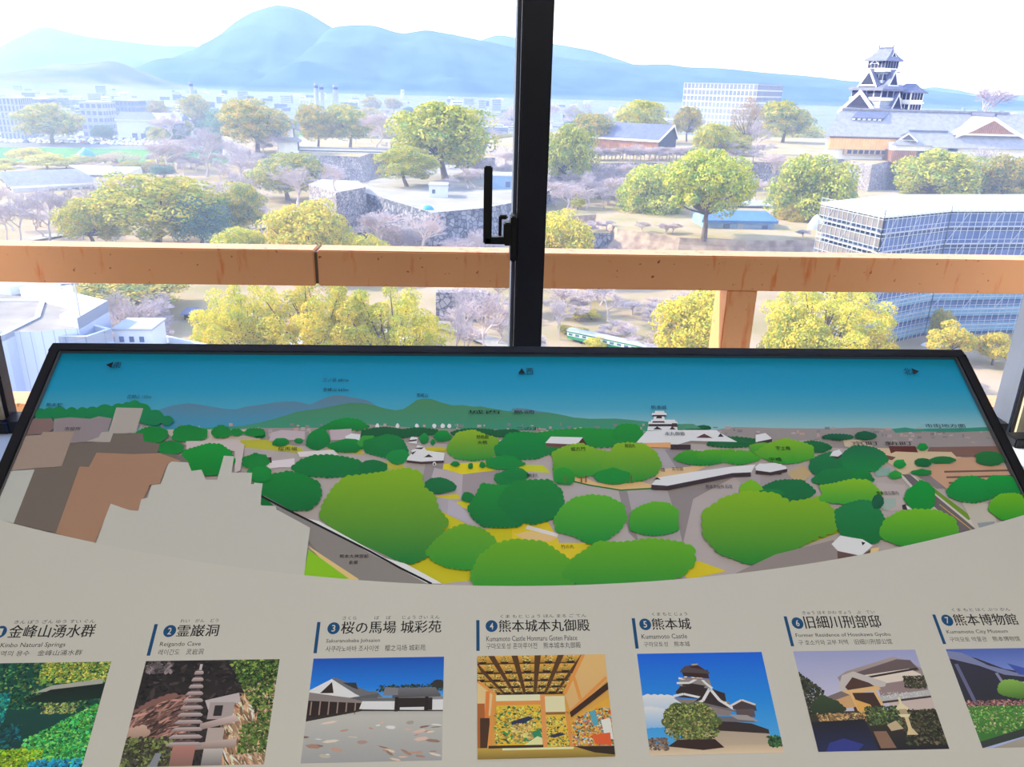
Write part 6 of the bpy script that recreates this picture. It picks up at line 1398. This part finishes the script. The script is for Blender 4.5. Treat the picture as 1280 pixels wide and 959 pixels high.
def ph4(p):
    p.rect(0, 0, 1, 1, (190, 140, 60)); p.poly([(0, 0), (.84, 0), (.66, .40), (.14, .40), (0, .28)], (74, 46, 22))
    for r_ in range(5):
        y0 = [.0, .09, .19, .27, .335][r_]; y1 = [.075, .17, .255, .325, .385][r_]; n = 7
        for k in range(n):
            f = lambda y: (.14*(y/.4)-(.25*(1-y/.4)), .66*(y/.4)+1.02*(1-y/.4)); a0, b0 = f(y0); a1, b1 = f(y1); t0, t1 = (k+.12)/n, (k+.85)/n
            p.poly([(a0+(b0-a0)*t0, y0), (a0+(b0-a0)*t1, y0), (a1+(b1-a1)*t1, y1), (a1+(b1-a1)*t0, y1)], (196, 150, 60), (150, 110, 40)); xm = (a0+(b0-a0)*(t0+t1)/2+a1+(b1-a1)*(t0+t1)/2)/2
            p.speckle(xm-.03, y0, xm+.03, y1, 7, .016, [(90, 100, 40), (220, 190, 120), (60, 50, 30), (200, 170, 90)], r_*9+k); p.poly([(xm-.035, y1-.012), (xm+.035, y1-.012), (xm+.02, y1+.012), (xm-.02, y1+.012)], (40, 24, 16))
    p.poly([(.84, 0), (1, 0), (1, .27), (.70, .60), (.66, .40)], (206, 160, 100), (190, 150, 96)); p.line([(.83, 0), (.66, .40)], .03, (220, 130, 60)); p.line([(1, .24), (.70, .58)], .035, (214, 126, 60)); p.line([(.74, .22), (.78, .46)], .025, (220, 130, 60)); p.poly([(1, .29), (1, .36), (.70, .63), (.69, .58)], (50, 26, 14))
    p.poly([(0, .27), (.14, .40), (.12, .6), (0, .6)], (206, 170, 120)); p.line([(0, .26), (.14, .40)], .03, (216, 130, 60)); p.line([(.08, .36), (.05, .98)], .03, (200, 110, 50)); p.rect(0, .48, .055, .95, (150, 84, 36)); p.rect(.02, .62, .09, .9, (60, 36, 20)); p.line([(.13, .40), (.08, .96)], .03, (216, 130, 60))
    p.rect(.14, .40, .48, .49, (226, 206, 160)); p.rect(.50, .42, .66, .58, (212, 190, 150)); p.rect(.13, .46, .49, .50, (216, 126, 60)); p.rect(.14, .50, .48, .88, (206, 160, 40))
    p.speckle(.13, .52, .48, .86, 120, .03, [(30, 100, 60), (200, 150, 40), (210, 170, 60), (60, 110, 70), (150, 130, 60), (226, 190, 90)], 3); p.poly([(.25, .66), (.38, .61), (.42, .63), (.34, .68), (.26, .70)], (30, 40, 70)); p.poly([(.33, .84), (.38, .76), (.46, .74), (.48, .84)], (30, 120, 80)); p.poly([(.34, .88), (.44, .80), (.48, .82), (.48, .88)], (210, 200, 140)); p.speckle(.26, .68, .4, .82, 26, .035, [(190, 160, 90), (170, 140, 80)], 4)
    p.rect(.50, .60, .67, .90, (206, 164, 50)); p.speckle(.50, .62, .67, .9, 50, .022, [(40, 90, 50), (200, 160, 60), (60, 70, 50), (220, 190, 100)], 5); p.poly([(.52, .80), (.60, .77), (.65, .79), (.56, .82)], (40, 40, 60)); p.rect(.5, .575, .68, .60, (130, 80, 36)); p.rect(.475, .40, .51, .92, (220, 130, 70)); p.line([(.665, .58), (.685, .92)], .02, (214, 126, 60))
    p.poly([(.69, .66), (1, .44), (1, .9), (.69, .88)], (196, 146, 50)); p.speckle(.70, .55, 1, .9, 150, .028, [(200, 70, 30), (220, 200, 160), (60, 130, 150), (210, 150, 50), (90, 90, 50), (220, 110, 40)], 6, inside_fn=lambda x, y: y > 1.16-.7*x); p.poly([(.84, .58), (.88, .56), (.90, .70), (.86, .72)], (70, 140, 160)); p.poly([(.92, .66), (.99, .64), (1, .84), (.94, .84)], (220, 206, 190)); p.poly([(.84, .8), (.98, .78), (.98, .9), (.86, .88)], (206, 80, 36))
    p.rect(0, .90, 1, 1, (170, 140, 60), (120, 100, 40)); p.rect(.08, .88, .48, .905, (50, 30, 20)); p.rect(.18, .905, .70, .925, (226, 206, 150)); p.poly([(.70, .90), (1, .905), (1, .985), (.85, .96)], (40, 26, 18))
def ph5(p):
    p.vgrad(0, 1, [(0, (8, 84, 190)), (.5, (24, 120, 206)), (1, (70, 150, 214))]); p.blob(.12, .55, .2, .14, (200, 204, 210), (140, 170, 206), size=.05); p.blob(.04, .66, .16, .12, (196, 200, 206), (120, 160, 200), size=.05)
    D, Wt, Rf = (44, 34, 36), (214, 212, 206), (96, 92, 96)
    p.poly([(.42, .76), (.62, .74), (.86, .80), (.98, .86), (1, .95), (.4, .95)], (150, 136, 120), (170, 152, 130)); p.poly([(.52, .68), (.80, .72), (.92, .78), (.92, .82), (.52, .78)], D); p.poly([(.48, .64), (.78, .66), (.84, .71), (.78, .71), (.50, .69)], Rf)
    p.poly([(.24, .46), (.66, .50), (.66, .64), (.4, .62)], (120, 110, 108)); p.poly([(.26, .40), (.32, .32), (.56, .38), (.64, .42), (.64, .50), (.28, .45)], D); p.line([(.24, .44), (.32, .42), (.64, .52)], .022, Wt); p.poly([(.36, .53), (.53, .37), (.67, .57)], D); p.line([(.34, .55), (.46, .49), (.53, .37), (.59, .49), (.69, .58)], .024, Wt); p.line([(.40, .50), (.70, .60)], .02, Rf)
    p.poly([(.30, .25), (.54, .28), (.55, .37), (.30, .34)], (126, 118, 116)); p.poly([(.33, .30), (.50, .34), (.48, .37), (.32, .34)], D); p.line([(.28, .31), (.38, .31), (.47, .25), (.50, .31), (.55, .37)], .02, Wt); p.line([(.30, .26), (.34, .27), (.38, .22), (.44, .28)], .018, Wt)
    p.poly([(.33, .17), (.54, .18), (.54, .27), (.34, .24)], (50, 30, 30)); p.poly([(.32, .19), (.36, .14), (.44, .12), (.55, .20), (.55, .22), (.32, .20)], (70, 60, 64)); p.poly([(.40, .15), (.45, .11), (.52, .18)], (60, 30, 28)); p.line([(.42, .125), (.47, .12)], .016, (150, 140, 130)); p.line([(.33, .26), (.54, .28)], .014, (130, 110, 100))
    p.poly([(.68, .54), (.76, .48), (.86, .54), (.86, .60), (.68, .58)], (60, 50, 54)); p.line([(.66, .55), (.76, .49), (.86, .54)], .018, (190, 184, 180)); p.rect(.70, .58, .84, .66, (80, 70, 74)); p.poly([(.64, .63), (.78, .64), (.86, .70), (.7, .68)], (140, 134, 134))
    p.rect(0, .92, 1, 1, (176, 156, 130), (196, 176, 150)); p.speckle(.9, .84, 1, .94, 30, .03, [(30, 70, 44), (50, 90, 50)], 3); p.speckle(0, .84, .14, .95, 30, .03, [(120, 100, 84), (90, 76, 66)], 4)
    p.blob(.34, .70, .22, .20, (84, 100, 50), (50, 66, 36), size=.05); p.speckle(.14, .52, .54, .88, 260, .028, [(100, 116, 56), (70, 88, 44), (120, 130, 70), (50, 64, 36), (140, 130, 80)], 5, inside_fn=lambda x, y: ((x-.34)/.22)**2+((y-.70)/.19)**2 < 1.1)
    p.poly([(.14, .92), (.22, .86), (.50, .86), (.56, .94), (.4, .96)], (44, 26, 26))
def ph6(p):
    p.vgrad(0, 1, [(0, (136, 140, 176)), (.5, (170, 168, 188)), (1, (180, 170, 170))]); p.rect(0, .62, 1, 1, (54, 48, 40), (24, 24, 34)); 
    p.poly([(.30, .28), (.38, .22), (.80, .07), (.92, .12), (1, .2), (1, .40), (.34, .42)], (150, 136, 134), (120, 108, 108)); p.poly([(.44, .24), (.82, .10), (.93, .11), (.98, .22), (.58, .30), (.46, .30)], (92, 78, 80)); p.poly([(.52, .26), (.90, .20), (.98, .26), (.96, .36), (.55, .36)], (196, 184, 172)); p.line([(.46, .30), (.97, .20)], .02, (50, 40, 42)); p.poly([(.60, .36), (.98, .30), (1, .46), (.6, .48)], (130, 112, 112))
    p.poly([(.28, .40), (.34, .26), (.44, .22), (.56, .28), (.68, .34), (.66, .38), (.34, .44)], (172, 164, 160)); p.poly([(.34, .38), (.42, .28), (.54, .34), (.58, .38), (.36, .42)], (70, 48, 44)); p.poly([(.30, .42), (.60, .37), (.62, .41), (.36, .46)], (196, 160, 110)); p.rect(.36, .44, .58, .62, (56, 38, 34)); p.line([(.37, .44), (.40, .62)], .025, (206, 160, 110)); p.line([(.56, .41), (.60, .60)], .025, (206, 160, 110))
    p.poly([(.20, .50), (.36, .46), (.38, .58), (.24, .60)], (180, 140, 96)); p.poly([(.16, .48), (.30, .42), (.36, .46), (.2, .52)], (110, 96, 96)); p.poly([(.38, .50), (.50, .56), (.52, .70), (.40, .66)], (206, 150, 80)); p.poly([(.58, .48), (1, .42), (1, .48), (.60, .54)], (160, 160, 160)); p.speckle(.60, .44, .98, .50, 30, .012, [(220, 220, 220)], 2); p.poly([(.64, .54), (1, .50), (1, .62), (.68, .62)], (176, 160, 154)); p.line([(.60, .54), (1, .49)], .02, (60, 46, 46))
    p.speckle(0, .22, .16, .66, 130, .035, [(30, 40, 34), (44, 56, 40), (60, 56, 46)], 3, inside_fn=lambda x, y: y > .22+x*1.2); p.blob(.16, .60, .13, .12, (50, 66, 44), (34, 44, 34), size=.04); p.speckle(.06, .64, .46, .72, 50, .03, [(150, 120, 80), (110, 90, 66), (180, 140, 90)], 4); p.speckle(.44, .58, .70, .76, 100, .03, [(90, 110, 60), (60, 76, 50), (40, 50, 40)], 5); p.speckle(.7, .62, 1, .95, 130, .035, [(60, 66, 44), (40, 44, 34), (90, 80, 60), (30, 30, 28)], 6); p.speckle(.82, .28, 1, .40, 50, .028, [(60, 60, 44), (44, 48, 38)], 7)
    p.poly([(.0, .72), (.42, .70), (.46, 1), (0, 1)], (26, 26, 34), (30, 36, 70)); p.poly([(.10, .92), (.22, .88), (.36, .94), (.30, 1), (.06, 1)], (40, 50, 120)); p.poly([(.46, .82), (.56, .82), (.60, .98), (.48, .98)], (120, 92, 76)); p.poly([(.58, .76), (.66, .72), (.70, .80), (.6, .82)], (170, 150, 120))
    p.rect(.735, .66, .765, .82, (190, 170, 130)); p.poly([(.69, .60), (.74, .54), (.79, .60), (.78, .62), (.70, .62)], (206, 186, 150)); p.rect(.71, .61, .77, .66, (160, 140, 110)); p.poly([(.69, .66), (.79, .66), (.77, .69), (.71, .69)], (206, 186, 150)); p.poly([(.71, .86), (.735, .80), (.77, .80), (.80, .86)], (190, 170, 130)); p.line([(.74, .49), (.74, .55)], .02, (206, 186, 150))
def ph7(p):
    p.vgrad(0, 1, [(0, (70, 90, 160)), (.4, (120, 140, 196)), (1, (150, 160, 200))]); p.poly([(0, .04), (.22, .10), (.42, .22), (1, .36), (1, .64), (.0, .60)], (46, 44, 60), (36, 40, 50)); p.poly([(0, .02), (.12, .04), (.30, .18), (.5, .26), (1, .34), (1, .38), (.4, .28), (.22, .18), (0, .10)], (110, 116, 150))
    p.poly([(.46, .16), (.7, .26), (1, .30), (1, .36), (.52, .28)], (56, 74, 150)); p.line([(.04, .16), (.08, .58)], .03, (90, 90, 120)); p.line([(.34, .26), (.38, .46)], .025, (120, 120, 150)); p.poly([(.46, .36), (.8, .34), (1, .38), (1, .44), (.6, .42)], (150, 160, 180)); p.blob(.44, .44, .14, .12, (120, 160, 70), (60, 100, 40), size=.04); p.blob(.8, .46, .2, .12, (60, 90, 50), (40, 66, 40), size=.04)
    p.speckle(0, .54, .5, .62, 60, .025, [(150, 100, 100), (120, 80, 84), (160, 120, 110)], 2); p.poly([(0, .60), (1, .58), (1, .70), (.5, .80), (0, .96)], (60, 116, 50), (50, 100, 44)); p.speckle(0, .60, .8, .86, 150, .025, [(90, 140, 60), (60, 110, 50), (110, 150, 70), (150, 150, 110)], 3, inside_fn=lambda x, y: y < .96-.32*x); p.poly([(0, .94), (.5, .78), (1, .66), (1, .72), (.55, .84), (0, 1)], (44, 52, 50)); p.poly([(.08, 1), (.55, .84), (1, .72), (1, 1)], (160, 152, 140), (140, 134, 124))
for i, fn in enumerate((ph1, ph2, ph3, ph4, ph5, ph6, ph7)): photo(i, fn)
